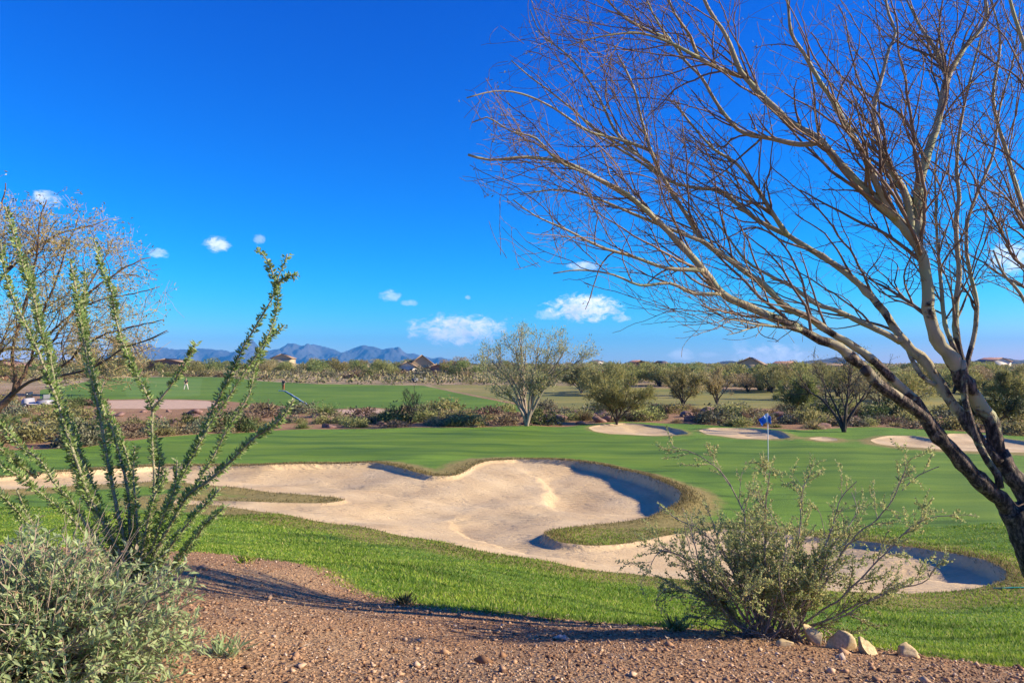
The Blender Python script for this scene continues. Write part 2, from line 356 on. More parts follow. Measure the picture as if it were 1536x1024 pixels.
def dens(P, step, extra=None):
    """closed Catmull-Rom resample; extra = per-vertex values carried along"""
    P = np.asarray(P, float); E = np.zeros((len(P), 0)) if extra is None else np.asarray(extra, float).reshape(len(P), -1)
    Q = np.hstack([P, E]); n = len(Q); out = []
    for i in range(n):
        a, b, c, d = Q[i - 1], Q[i], Q[(i + 1) % n], Q[(i + 2) % n]
        k = max(1, int(np.linalg.norm(c[:2] - b[:2]) / step)); t = (np.arange(k) / k)[:, None]
        cr = .5 * (2 * b + (c - a) * t * .7 + 0 * t) if False else b + (c - b) * t
        out.append(cr)
    Q = np.concatenate(out)
    for _ in range(2):
        Q = .25 * np.roll(Q, 1, 0) + .5 * Q + .25 * np.roll(Q, -1, 0)
    return Q[:, :2], Q[:, 2:]
def inside(P, poly):
    x, y = P[:, 0], P[:, 1]; r = np.zeros(len(P), bool)
    a = poly; b = np.roll(poly, -1, 0)
    for (x1, y1), (x2, y2) in zip(a, b):
        if y1 == y2: continue
        c = ((y1 > y) != (y2 > y)) & (x < (x2 - x1) * (y - y1) / (y2 - y1) + x1); r ^= c
    return r
def sdist(P, poly, vals=None):
    """signed distance (positive inside) and the nearest boundary vertex' value"""
    b0, b1 = poly.min(0) - 4, poly.max(0) + 4
    s = np.full(len(P), -9.0); v = np.zeros((len(P), vals.shape[1] if vals is not None else 1))
    k = np.nonzero((P[:, 0] > b0[0]) & (P[:, 0] < b1[0]) & (P[:, 1] > b0[1]) & (P[:, 1] < b1[1]))[0]
    if not len(k): return s, v
    Q = P[k]; ins = inside(Q, poly); A = poly; D = np.roll(poly, -1, 0) - A; L2 = (D ** 2).sum(1) + 1e-12
    for i in range(0, len(k), 3000):
        q = Q[i:i + 3000]; t = np.clip(((q[:, None] - A) * D).sum(2) / L2, 0, 1)
        dd = np.sqrt((((q[:, None] - A) - t[..., None] * D) ** 2).sum(2)); j = dd.argmin(1); m = dd[np.arange(len(q)), j]
        s[k[i:i + 3000]] = np.where(ins[i:i + 3000], m, -m)
        if vals is not None: v[k[i:i + 3000]] = vals[j]
    return s, v
def sm(a, b, x): t = np.clip((x - a) / (b - a), 0, 1); return t * t * (3 - 2 * t)

# bunker outlines: (px, py, lip height)
B_main = [(-60, 724, .1), (40, 715, .2), (130, 709, .25), (240, 702, .28), (330, 703, .28), (400, 701, .28), (480, 699, .28), (560, 697, .30), (590, 702, .26), (620, 711, .26), (650, 717.5, .26), (680, 716.5, .2),
 (697, 709, .12), (712, 699, .12), (732, 693, .14), (775, 691, .2), (822, 692, .3), (870, 697, .42), (910, 705, .5), (950, 715, .55), (985, 727, .58), (1010, 738, .6), (1025, 750, .6), (1020, 761, .5), (1000, 769, .3),
 (972, 779, .15), (930, 785, .12), (894, 788, .12), (858, 793, .15), (829, 798, .22), (815, 807, .35), (836, 818, .25), (879, 822, .15), (920, 820, .12), (959, 814, .1), (985, 808, .1), (1014, 803, .1), (1076, 795, .1), (1150, 800, .2), (1250, 811, .2), (1328, 821, .24), (1386, 829, .28), (1444, 840, .34), (1483, 851, .40), (1512, 866, .38),
 (1508, 876, .2), (1464, 885, .06), (1406, 889, .05), (1328, 891, .05), (1200, 888, .05), (1100, 881, .05), (1000, 868, .05), (946, 861, .05), (868, 853, .05), (764, 834, .05), (690, 820, .05), (612, 806, .05), (534, 789, .05), (430, 773, .05), (379, 766, .05), (319, 758, .05), (240, 752, .05),
 (250, 749, .1), (322, 753, .1), (379, 754, .1), (441, 756, .1), (488, 756, .1), (518, 752, .12), (504, 747, .1), (441, 742, .08), (379, 735, .08), (329, 730, .08), (254, 722, .06), (130, 728, .06), (0, 735, .05)]
B1 = [(882, 641, .06), (904, 637, .1), (935, 635, .14), (966, 637, .18), (998, 641, .24), (1022, 647, .3), (1034, 653, .3), (1000, 654, .05), (966, 653, .04), (919, 651, .04), (891, 647, .04)]
B2 = [(1047, 646, .06), (1070, 642, .1), (1105, 642.5, .14), (1141, 644.5, .2), (1165, 647.5, .3), (1179, 653, .3), (1187, 659, .3), (1158, 659.5, .04), (1105, 657.5, .04), (1063, 652, .04)]
B3 = [(1210, 658, .05), (1230, 655.5, .08), (1255, 658, .1), (1258, 661, .1), (1235, 662, .03)]
B4 = [(1304, 660, .06), (1334, 654, .1), (1369, 654.5, .16), (1394, 660, .2), (1408, 663, .2), (1414, 656, .1), (1424, 651, .12), (1457, 651, .16), (1492, 657, .2), (1540, 664, .24), (1600, 675, .24), (1600, 682, .04), (1536, 678, .04), (1457, 677, .04), (1404, 674, .04), (1351, 670, .04), (1316, 666, .04)]
BUNK = []
for nm, pl, st, bowl in (('main', B_main, .12, .34), ('b1', B1, .3, .12), ('b2', B2, .3, .12), ('b3', B3, .3, .06), ('b4', B4, .3, .10)):
    pp, vv = dens(wpoly(pl), st, [p[2] for p in pl]); BUNK.append((nm, pp, vv, bowl))
def carve(P):
    """height change from the bunkers, and the distance to the nearest bunker edge"""
    dz = np.zeros(len(P)); rim = np.full(len(P), 9.0)
    for nm, pp, vv, bowl in BUNK:
        s, v = sdist(P, pp, vv); v = v[:, 0]
        ins = s >= 0
        dz -= np.where(ins, v * .62 * sm(.0, .16, s) + bowl * .62 * sm(.1, 3.2, s) + v * .25 * sm(.1, .9, s), 0)
        dz += np.where(s > -5, np.where(ins, 1, np.exp(-(np.minimum(s, 0) / .7) ** 2)) * v * .33, 0) * (s > -4)
        if nm == 'main': dz += np.where(s > .4, sm(.4, 1.4, s) * (.012 * np.sin(P[:, 0] * 2.3 + 1.5 * np.sin(P[:, 1] * .9)) + .010 * np.sin(P[:, 1] * 3.1 - P[:, 0] * 1.1) + .006 * np.sin(P[:, 0] * 5.2 + P[:, 1] * 2.6)), 0)
        rim = np.minimum(rim, np.where(ins, -s, -s))
    return dz, rim
def ground_z(x, y):
    P = np.stack([np.ravel(x), np.ravel(y)], 1).astype(float)
    return base_z(P[:, 0], P[:, 1]) + carve(P)[0]
def gz(x, y): return float(ground_z(np.array([x]), np.array([y]))[0])

lawn_px = [(-330, 800), (-150, 803), (0, 812), (150, 822), (290, 828), (352, 830), (404, 838), (456, 846), (503, 855), (513, 872), (530, 886), (586, 896), (665, 914), (764, 920), (868, 929), (920, 934), (998, 937), (1120, 950), (1270, 962), (1367, 978), (1483, 995), (1540, 1002), (1800, 1030), (2000, 1030),
 (2100, 700), (1800, 666), (1536, 654), (1420, 645), (1300, 640), (1200, 645), (1060, 637), (940, 632), (890, 635), (850, 640), (790, 638), (700, 641), (560, 643), (420, 645), (300, 651), (235, 656), (120, 672), (0, 675), (-330, 690)]
green_px = [(-40, 700), (120, 690), (240, 666), (400, 653), (560, 648), (790, 644), (1000, 659), (1200, 666), (1300, 672), (1536, 690), (1700, 720), (1536, 790), (1400, 775), (1300, 765), (1180, 735), (1050, 712), (900, 690), (760, 683), (560, 687), (240, 692)]
fair_px = [(60, 585), (165, 566), (300, 565), (340, 566), (400, 572), (480, 576), (636, 578), (700, 592), (824, 616), (740, 619), (662, 617.5), (597, 615), (560, 611), (500, 613.5), (474, 614), (435, 610), (368, 604), (318, 600), (245, 598), (165, 599), (60, 600)]
tee_px = [(185, 568), (304, 567), (301, 583), (300, 594), (190, 596)]
dorm_px = [(640, 577.5), (760, 577), (900, 579), (1100, 585), (1300, 583), (1540, 581), (1800, 583), (1800, 634), (1540, 630), (1400, 618), (1240, 612), (1100, 614), (930, 612), (834, 615.5), (706, 591)]
path_px = [(150, 600.5), (245, 599.5), (318, 601.5), (330, 607), (315, 612.5), (240, 613), (150, 612)]
path2_px = [(480, 615), (560, 612.5), (600, 616), (590, 622), (520, 623), (480, 620)]
REG = {}
for nm, pl, st in (('lawn', lawn_px, .3), ('fairway', fair_px, 1.2), ('dormant', dorm_px, 2.0), ('tee', tee_px, 1.2), ('path', path_px, .8), ('path2', path2_px, .8)):
    REG[nm] = dens(wpoly(pl), st)[0]
GREEN = dens(wpoly(green_px), .4)[0]

# ------------------------------------------------------------------ terrain mesh (one triangulation, split by surface)
def terrain():
    pts = []
    th_f = np.radians(np.arange(-47, 47.01, .42)); th_c = np.radians(np.arange(49, 311, 6.0))
    rings = [1.0]
    while rings[-1] < 420: rings.append(rings[-1] * (1.0105 if rings[-1] < 60 else 1.02))
    for r in rings:
        a = th_f + R.uniform(-.001, .001, len(th_f)); rr = r * (1 + R.uniform(-.003, .003, len(a)))
        pts.append(np.stack([np.sin(a) * rr, np.cos(a) * rr], 1))
    r = 1.0
    while r < 11500:
        a = th_c if r < 420 else np.radians(np.arange(0, 360, 3.0)) + .001
        if r > 420 or True: pts.append(np.stack([np.sin(a) * r, np.cos(a) * r], 1))
        r *= 1.28
    for nm, pp, vv, bowl in BUNK:
        T = nrm(np.roll(pp, -1, 0) - np.roll(pp, 1, 0)); N = np.stack([-T[:, 1], T[:, 0]], 1)
        for off in ((.04, .09, .16, .28, .5, -.06, -.2, -.45) if nm == 'main' else (.08, .18, -.15)):
            q = pp + N * off * (1 if inside(pp[:1] + N[:1] * .02, pp)[0] else -1); pts.append(q)
    pts = np.concatenate(pts)
    # drop loose points too close to any constraint line
    loops = [b[1] for b in BUNK] + list(REG.values())
    for L, tol in zip(loops, [.03] * len(BUNK) + [.05, .3, .4, .3, .2, .2]):
        s, _ = sdist(pts, L); pts = pts[np.abs(s) > tol]
    verts = [Vector(p) for p in pts]; edges = []
    for L in loops:
        k = len(verts); verts += [Vector(p) for p in L]; edges += [(k + i, k + (i + 1) % len(L)) for i in range(len(L))]
    ov, oe, of, *_ = delaunay_2d_cdt(verts, edges, [], 0, 1e-5)
    V2 = np.array([(v.x, v.y) for v in ov]); Fc = np.array([f for f in of if len(f) == 3])
    dz, rim = carve(V2); z = base_z(V2[:, 0], V2[:, 1]) + dz
    sg, _ = sdist(V2, GREEN); green = sm(-.7, .7, sg)
    rimv = sm(2.1, .1, rim) * sm(46, 30, V2[:, 1]) * .95 + sm(1.0, .05, rim) * sm(30, 46, V2[:, 1]) * .5
    sl, _ = sdist(V2, REG['lawn']); rimv = np.maximum(rimv, sm(.35, .0, np.abs(sl)) * .55 * (V2[:, 1] < 16))
    V = np.column_stack([V2, z]); C = V2[Fc].mean(1)
    own = np.zeros(len(Fc), int); names = ['ground']
    def assign(poly, nm):
        if nm not in names: names.append(nm)
        own[inside(C, poly)] = names.index(nm)
    assign(REG['lawn'], 'lawn'); assign(REG['dormant'], 'dormant_fairway'); assign(REG['fairway'], 'fairway'); assign(REG['tee'], 'tee_ground'); assign(REG['path'], 'path'); assign(REG['path2'], 'path_2')
    for nm, pp, vv, b in BUNK: assign(pp, 'bunk_' + nm)
    mats = dict(ground='ground', lawn='lawn', dormant_fairway='dormant', fairway='fairway', tee_ground='tee', path='pathdirt', path_2='pathdirt')
    for i, nm in enumerate(names):
        f = Fc[own == i]; 
        if not len(f): continue
        u, inv = np.unique(f.ravel(), return_inverse=True)
        f2 = inv.reshape(-1, 3)
        a, b_, c = V[u][f2[:, 0]], V[u][f2[:, 1]], V[u][f2[:, 2]]
        flip = np.cross(b_ - a, c - a)[:, 2] < 0; f2[flip] = f2[flip][:, ::-1]
        o = mesh_obj('sand_bunker' if nm.startswith('bunk') else nm.replace('_2', ''), V[u], [f2], M['sand' if nm.startswith('bunk') else mats[nm]], smooth=True,
                     attrs={'rim': rimv[u], 'green': green[u]} if nm == 'lawn' else {'far': sm(70, 140, V2[u][:, 1])} if nm == 'ground' else None)
        struct(o)
terrain()

# ------------------------------------------------------------------ loose cover: grass blades, rim grass, gravel
def grass():
    g = Geo(); n = 260000
    y = 5.2 + 13.5 * R.rand(n) ** 1.35; x = (R.uniform(-120, 1660, n) - 768) / F * y
    P = np.stack([x, y], 1); s, _ = sdist(P, REG['lawn']); 
    s += (np.sin(P[:, 0] * 5.1) + np.sin(P[:, 0] * 13 + P[:, 1] * 9)) * .05
    sm_, _ = sdist(P, BUNK[0][1]); k = (s > R.uniform(-.25, .12, n)) & (sm_ < -.02); P = P[k]
    z = ground_z(P[:, 0], P[:, 1]) - .005; n = len(P); P3 = np.column_stack([P, z])
    D = np.column_stack([R.normal(0, .45, n), R.normal(0, .45, n), np.ones(n)]); D = nrm(D)
    h = R.uniform(.025, .055, n) * (1 + .25 * np.sin(P[:, 0] * 1.7 + P[:, 1])); w = R.uniform(.006, .011, n) * (P[:, 1] / 9) ** .6
    S = nrm(np.cross(D, R.normal(size=(n, 3))))
    tip = P3 + D * h[:, None] + R.normal(0, .012, (n, 3)) * [1, 1, .2]
    V = np.stack([P3 - S * w[:, None], P3 + S * w[:, None], tip], 1).reshape(-1, 3)
    g.add(V, [np.arange(3 * n).reshape(-1, 3)])
    o = g.build('grass', M['blade']); tag(o, 'short bright green turf blades on the near lawn bank', 'grass', kind='stuff')
    g = Geo(); nm, pp, vv, bowl = BUNK[0]; T = nrm(np.roll(pp, -1, 0) - np.roll(pp, 1, 0)); N = np.stack([-T[:, 1], T[:, 0]], 1)
    if not inside(pp[:1] + N[:1] * .02, pp)[0]: N = -N
    rep = 55; i = R.randint(0, len(pp), len(pp) * rep); lv = vv[i, 0]; i = i[R.rand(len(i)) < np.clip(lv * 3, .12, 1)]
    off = -np.abs(R.normal(0, .30, len(i))) + .03; P = pp[i] + N[i] * off[:, None] + R.uniform(-.06, .06, (len(i), 2))
    z = ground_z(P[:, 0], P[:, 1]) - .01; n = len(P); P3 = np.column_stack([P, z])
    D = np.column_stack([N[i] * .5 * R.rand(n)[:, None] + R.normal(0, .4, (n, 2)), .7 + .3 * R.rand(n)])
    leaves(g, P3, D, R.uniform(.03, .075, n) * (1 + 1.1 * vv[i, 0]), R.uniform(.012, .02, n) * (P[:, 1] / 22))
    tag(g.build('rim_grass', M['rimblade']), 'dry tan grass fringing the edge of the sand bunker', 'grass', kind='stuff')
grass()
OCT = np.array([[1, 0, 0], [-1, 0, 0], [0, 1, 0], [0, -1, 0], [0, 0, 1], [0, 0, -1]], float)
OCF = np.array([[0, 2, 4], [2, 1, 4], [1, 3, 4], [3, 0, 4], [2, 0, 5], [1, 2, 5], [3, 1, 5], [0, 3, 5]])
def gravel():
    n = 60000; y = 3.2 + 7.5 * R.rand(n) ** 1.5; x = (R.uniform(-60, 1640, n) - 768) / F * y
    P = np.stack([x, y], 1); s, _ = sdist(P, REG['lawn']); P = P[s < R.uniform(-.1, .10, n)]
    n = len(P); z = ground_z(P[:, 0], P[:, 1])
    sz = np.exp(R.normal(math.log(.0066), .45, n)) * (1 + (R.rand(n) > .982) * R.uniform(.6, 2.2, n))
    V = OCT[None] * (R.uniform(.5, 1.35, (n, 6, 1))) * sz[:, None, None] * np.array([1, 1, .6]) + R.normal(0, .15, (n, 6, 3)) * sz[:, None, None]
    a = R.uniform(0, 6.28, n); ca, sa = np.cos(a)[:, None], np.sin(a)[:, None]
    V = np.stack([V[..., 0] * ca - V[..., 1] * sa, V[..., 0] * sa + V[..., 1] * ca, V[..., 2]], -1) + np.column_stack([P, z + sz * .25])[:, None]
    g = Geo(); g.add(V.reshape(-1, 3), [(np.arange(n)[:, None, None] * 6 + OCF).reshape(-1, 3)])
    tag(g.build('gravel', M['pebble']), 'loose reddish brown gravel covering the foreground dirt', 'gravel', kind='stuff')
    g = Geo(); n = 9000; y = 3.4 + 5.5 * R.rand(n); x = (R.uniform(0, 1600, n) - 768) / F * y; P = np.stack([x, y], 1)
    s, _ = sdist(P, REG['lawn']); w = np.exp(-((y - 6.9) / .8) ** 2) + .25; P = P[(s < .25) & (R.rand(n) < w)]; n = len(P)
    P3 = np.column_stack([P, ground_z(P[:, 0], P[:, 1]) + .012])
    D = np.column_stack([R.normal(size=(n, 2)), R.normal(0, .25, n)]); leaves(g, P3, D, R.uniform(.02, .08, n), R.uniform(.004, .012, n))
    tag(g.build('leaf_litter', M['litter']), 'dry straw and twig litter strewn over the gravel', 'litter', kind='stuff')
gravel()

# ------------------------------------------------------------------ branching
def grow(P, D, L, r0, r1, seg, wig, bend, rng=R):
    n = max(3, int(L / seg) + 1); pts = [np.array(P, float)]; D = nrm(np.array(D, float)); st = L / (n - 1)
    for _ in range(n - 1):
        D = nrm(D + rng.normal(0, wig, 3) + bend * st); pts.append(pts[-1] + D * st)
    return np.array(pts), np.linspace(r0, r1, n)
def perp_rot(T, ang, rng=R, prefer=None):
    a = rng.normal(size=3)
    if prefer is not None: a = a * .8 + prefer
    a = a - T * a.dot(T); a = nrm(a); return T * math.cos(ang) + a * math.sin(ang)
def children(par, spacing, Lr, angr, rf, rmin, seg, wig, bend, t0=.15, prefer=None, ok=None, taper=.35, scale_t=.6, rng=R):
    out = []
    for P, r in par:
        d = np.linalg.norm(np.diff(P, axis=0), axis=1); tot = d.sum(); cum = np.concatenate([[0], np.cumsum(d)])
        k = rng.poisson(tot * (1 - t0) / spacing)
        for t in rng.uniform(t0, 1.0, k):
            s = t * tot; i = min(np.searchsorted(cum, s), len(P) - 1); i = max(i, 1); f = (s - cum[i - 1]) / (d[i - 1] + 1e-9)
            p = P[i - 1] + (P[i] - P[i - 1]) * f; T = nrm(P[i] - P[i - 1]); rr = r[i - 1] + (r[i] - r[i - 1]) * f
            if ok is not None and not ok(p): continue
            D = perp_rot(T, math.radians(rng.uniform(*angr)), rng, prefer)
            L = rng.uniform(*Lr) * (1 - scale_t * t); r0 = max(min(rr * rf, rr * .9), rmin)
            out.append(grow(p, D, L, r0, max(r0 * taper, rmin * .7), seg, wig, bend, rng))
    return out

# ------------------------------------------------------------------ leaning tree, right foreground
def leaning_tree():
    d0 = 7.0; bx = at(1592, 700, d0)[0]; by = d0; root = empty('palo_verde_tree', (bx, by, gz(bx, by)), 'big leaning bare tree with many pale green limbs on the right', 'tree')
    # each limb: depth at start, depth at end, radius start/end (m), pixel points
    LM = [
     ('trunk', 7.0, 7.0, .16, .115, [(1592, 945), (1572, 890), (1550, 840), (1533, 795), (1518, 763)]),
     ('A', 7.0, 6.1, .088, .010, [(1521, 772), (1499, 747), (1467, 719), (1443, 694), (1425, 670), (1401, 649), (1388, 626), (1351, 599), (1322, 580), (1293, 550), (1259, 521), (1231, 510), (1203, 494), (1165, 478), (1118, 458), (1084, 441), (1056, 406), (1020, 365), (985, 330), (950, 300), (900, 270), (850, 245), (790, 236), (735, 240), (702, 232)]),
     ('B', 6.85, 6.5, .050, .008, [(1412, 655), (1395, 632), (1375, 603), (1359, 588), (1337, 566), (1315, 544), (1281, 519), (1243, 497), (1212, 475), (1181, 462), (1147, 428), (1112, 403), (1087, 384), (1056, 363), (1028, 320), (992, 262), (974, 219), (961, 175), (950, 130), (925, 80)]),
     ('D', 7.05, 7.1, .098, .085, [(1540, 812), (1540, 745), (1527, 722), (1508, 700), (1496, 678)]),
     ('C', 7.05, 7.8, .056, .008, [(1500, 692), (1474, 666), (1453, 638), (1432, 610), (1412, 580), (1393, 547), (1368, 525), (1347, 500), (1325, 466), (1300, 437), (1268, 409), (1243, 391), (1212, 372), (1181, 353), (1143, 334), (1112, 312), (1083, 287), (1039, 281), (1000, 270), (955, 240), (915, 215), (870, 190)]),
     ('E', 7.1, 6.8, .080, .010, [(1500, 695), (1492, 665), (1489, 638), (1474, 612), (1455, 587), (1443, 568), (1428, 540), (1412, 519), (1400, 494), (1392, 462), (1391, 425), (1386, 394), (1377, 369), (1362, 347), (1337, 321), (1306, 291), (1275, 262), (1243, 225), (1225, 206), (1190, 187), (1159, 159), (1134, 134), (1112, 109), (1100, 81), (1087, 50), (1062, 12), (1040, -40), (1010, -90)]),
     ('F', 7.0, 7.5, .055, .010, [(1374, 362), (1376, 335), (1378, 305), (1379, 275), (1393, 225), (1406, 187), (1415, 140), (1422, 115), (1447, 72), (1478, 31), (1478, -20), (1490, -90)]),
     ('F2', 7.0, 7.2, .042, .008, [(1366, 352), (1364, 318), (1356, 287), (1331, 244), (1315, 200), (1311, 162), (1325, 106), (1334, 72), (1343, 50), (1330, 10), (1325, -50)]),
     ('F3', 7.4, 8.0, .030, .008, [(1422, 118), (1400, 70), (1380, 40), (1355, -10)]),
     ('E2', 6.95, 6.5, .040, .008, [(1345, 328), (1325, 297), (1306, 256), (1290, 222), (1268, 187), (1250, 153), (1231, 125), (1206, 81), (1187, 50), (1181, 0), (1170, -60)]),
     ('G', 7.1, 7.4, .036, .008, [(1447, 560), (1440, 530), (1434, 500), (1434, 456), (1439, 409), (1436, 375), (1434, 331), (1439, 297), (1435, 260), (1437, 219), (1443, 175), (1455, 120), (1470, 60)]),
     ('H', 7.05, 7.6, .026, .006, [(1436, 535), (1418, 487), (1412, 431), (1406, 362), (1404, 312), (1403, 250), (1412, 200)]),
     ('I', 6.9, 7.0, .036, .030, [(1500, 732), (1497, 713), (1483, 693), (1467, 664), (1457, 631), (1448, 600), (1446, 570), (1444, 540)]),
     ('R1', 7.15, 7.6, .026, .006, [(1446, 556), (1450, 544), (1462, 500), (1465, 456), (1459, 425), (1450, 380), (1452, 330), (1470, 280), (1490, 230), (1500, 160), (1520, 90), (1530, 20)]),
     ('R2', 7.0, 6.6, .06, .008, [(1556, 845), (1590, 740), (1598, 640), (1580, 560), (1555, 490), (1530, 440), (1505, 410), (1490, 375)]),
     ('R3', 7.0, 7.8, .045, .008, [(1598, 640), (1590, 520), (1560, 400), (1530, 300), (1510, 230), (1490, 150), (1500, 60), (1480, -20)]),
     ('R4', 7.0, 6.4, .05, .01, [(1590, 560), (1600, 420), (1580, 300), (1560, 200), (1545, 100), (1520, 20), (1500, -60)]),
     ('C2', 7.4, 7.0, .028, .006, [(1181, 353), (1159, 320), (1134, 281), (1103, 244), (1072, 225), (1040, 190), (1010, 150)]),
     ('CJ', 7.2, 7.0, .034, .006, [(1350, 512), (1328, 500), (1293, 484), (1256, 466), (1225, 456), (1190, 431), (1153, 412), (1118, 390), (1080, 340), (1050, 320)]),
     ('CL', 7.15, 7.3, .026, .020, [(1403, 578), (1381, 562), (1366, 535), (1358, 515)]),
     ('A2', 6.35, 6.0, .018, .005, [(1084, 441), (1040, 440), (1005, 425), (960, 428), (920, 412), (870, 405), (830, 410)]),
     ('A3', 6.55, 6.3, .018, .005, [(1203, 494), (1165, 490), (1130, 486), (1112, 482), (1085, 478)]),
     ('A3b', 6.5, 6.2, .010, .003, [(1140, 488), (1120, 494), (1105, 499), (1090, 502)]),
     ('A4', 6.3, 5.9, .020, .005, [(1056, 406), (1000, 402), (950, 385), (900, 370), (850, 345), (800, 322), (770, 300)]),
     ('B2', 6.6, 6.2, .020, .005, [(1056, 363), (1010, 345), (960, 325), (900, 300), (840, 285), (780, 292)]),
     ('B3', 6.6, 6.7, .018, .005, [(992, 262), (950, 225), (922, 195), (899, 147), (874, 109), (849, 81), (811, 50), (795, 15)]),
     ('B4', 6.6, 6.3, .016, .005, [(975, 245), (935, 220), (896, 197), (864, 169), (830, 141), (796, 116), (767, 91)]),
     ('B5', 6.6, 6.0, .016, .005, [(974, 225), (930, 209), (883, 197), (830, 162), (783, 141), (742, 137), (700, 147)]),
     ('A6', 6.2, 5.9, .018, .005, [(985, 330), (940, 290), (890, 265), (836, 241), (805, 208), (767, 197), (730, 176), (708, 184)]),
     ('K', 6.95, 7.2, .028, .006, [(1232, 214), (1200, 217), (1158, 208), (1117, 200), (1092, 178), (1070, 147), (1052, 116), (1027, 91), (1005, 59), (983, 28), (970, 0), (950, -40)]),
     ('K2', 6.9, 6.6, .024, .006, [(1115, 115), (1087, 106), (1049, 87), (1036, 56), (1011, 19), (1000, -10), (980, -60)]),
     ('K3', 6.7, 6.4, .018, .005, [(1049, 87), (1000, 62), (960, 50), (920, 52), (880, 60), (850, 70)]),
     ('K4', 7.0, 6.8, .018, .005, [(1005, 59), (960, 40), (930, 20), (900, -10)])]
    limbs, seeds = Geo(), []
    burl = Geo()
    for nm, da, db, ra, rb, px in LM:
        q = np.array(px, float); L = np.concatenate([[0], np.cumsum(np.linalg.norm(np.diff(q, axis=0), axis=1))]); t = L / L[-1]
        dd = da + (db - da) * t; W = np.array([[*at(a, b, d), 0] for (a, b), d in zip(q, dd)]); W[:, 3] = ra + (rb - ra) * t ** (.55 if nm == 'A' else .8)
        Sp = spline(W, .07); P, r = Sp[:, :3], np.maximum(Sp[:, 3], .003)
        P = P + R.normal(0, 1, P.shape) * (r[:, None] * .06) ; r = r * (1 + R.normal(0, .045, len(r)))
        if nm == 'trunk': P = np.vstack([P[0] - [0, 0, .25], P]); r = np.concatenate([[r[0] * 1.25], r])
        if nm in ('A', 'E', 'C'):
            for _ in range(7):
                i = R.randint(5, len(P) // 2); r[i] *= R.uniform(1.12, 1.28)
        tube(limbs, P, r, 10 if ra > .05 else 7)
        seeds.append((P, r, nm))
    # knot left by a sawn-off branch
    kp = at(1296, 556, 6.72); tube(burl, [kp + [.0, -.02, .02], kp + [.0, -.05, -.01], kp + [0.0, -.075, -.03]], [.05, .046, .03], 8)
    par = [(P, r) for P, r, nm in seeds if nm not in ('trunk', 'D', 'I', 'CL')]
    okf = lambda p: p[2] > CAMZ + .22 * (p[1] / 7) and (768 + F * p[0] / p[1]) < 1640
    up = np.array([0, 0, .35]); left = np.array([-.35, 0, .25])
    HULL = np.array([(800, -300), (782, 0), (722, 66), (700, 140), (694, 242), (735, 305), (785, 372), (830, 424), (950, 484), (1085, 508), (1300, 545), (1720, 545), (1720, -300)], float)
    def clip(lst):
        tp = np.array([[768 + F * P[-1][0] / P[-1][1], 548 - F * (P[-1][2] - CAMZ) / P[-1][1]] for P, r in lst]); k = inside(tp + R.normal(0, 20, tp.shape), HULL); return [b for b, q in zip(lst, k) if q]
    l1 = children(par, .19, (.7, 2.1), (14, 42), .40, .0042, .09, .11, left * .9, .10, np.array([-.2, 0, .45]), okf, .35, .45)
    l2 = children(l1 + [p for p in par if p[1][0] < .03], .19, (.30, 1.0), (20, 55), .55, .0026, .07, .17, up * .5, .12, np.array([-.1, 0, .15]), okf, .45)
    l1, l2 = clip(l1), clip(l2)
    l3 = children(l2, .165, (.10, .42), (25, 62), .65, .0019, .055, .22, up * .2, .1, None, okf, .6, .3)
    l3 = clip(l3); tw, fine = Geo(), Geo()
    for P, r in l1: tube(tw, P, r, 5, False)
    for P, r in l2: tube(tw, P, r, 4, False)
    for P, r in l3: tube(fine, P, np.maximum(r, .0019), 3, False)
    limbs.build('trunk', M['limb'], root, True); burl.build('knot', M['trunk_dark'], root, True)
    tw.build('branches', M['twig'], root, True); fine.build('twigs', M['twig'], root, True)
    tips = np.array([P[-1] for P, r in l3 if R.rand() < .38]); tips = np.repeat(tips, 2, 0) + R.normal(0, .02, (len(tips) * 2, 3))
    w = (tips[:, 2] > CAMZ + 1.8) | (R.rand(len(tips)) < .3); tips = tips[w]; g = Geo()
    leaves(g, tips, R.normal(size=tips.shape) + [0, 0, -.4], R.uniform(.015, .04, len(tips)), R.uniform(.008, .014, len(tips)))
    g.build('foliage', M['olive_leaf'], root)
    print('leaning tree twigs', len(l1), len(l2), len(l3))
leaning_tree()

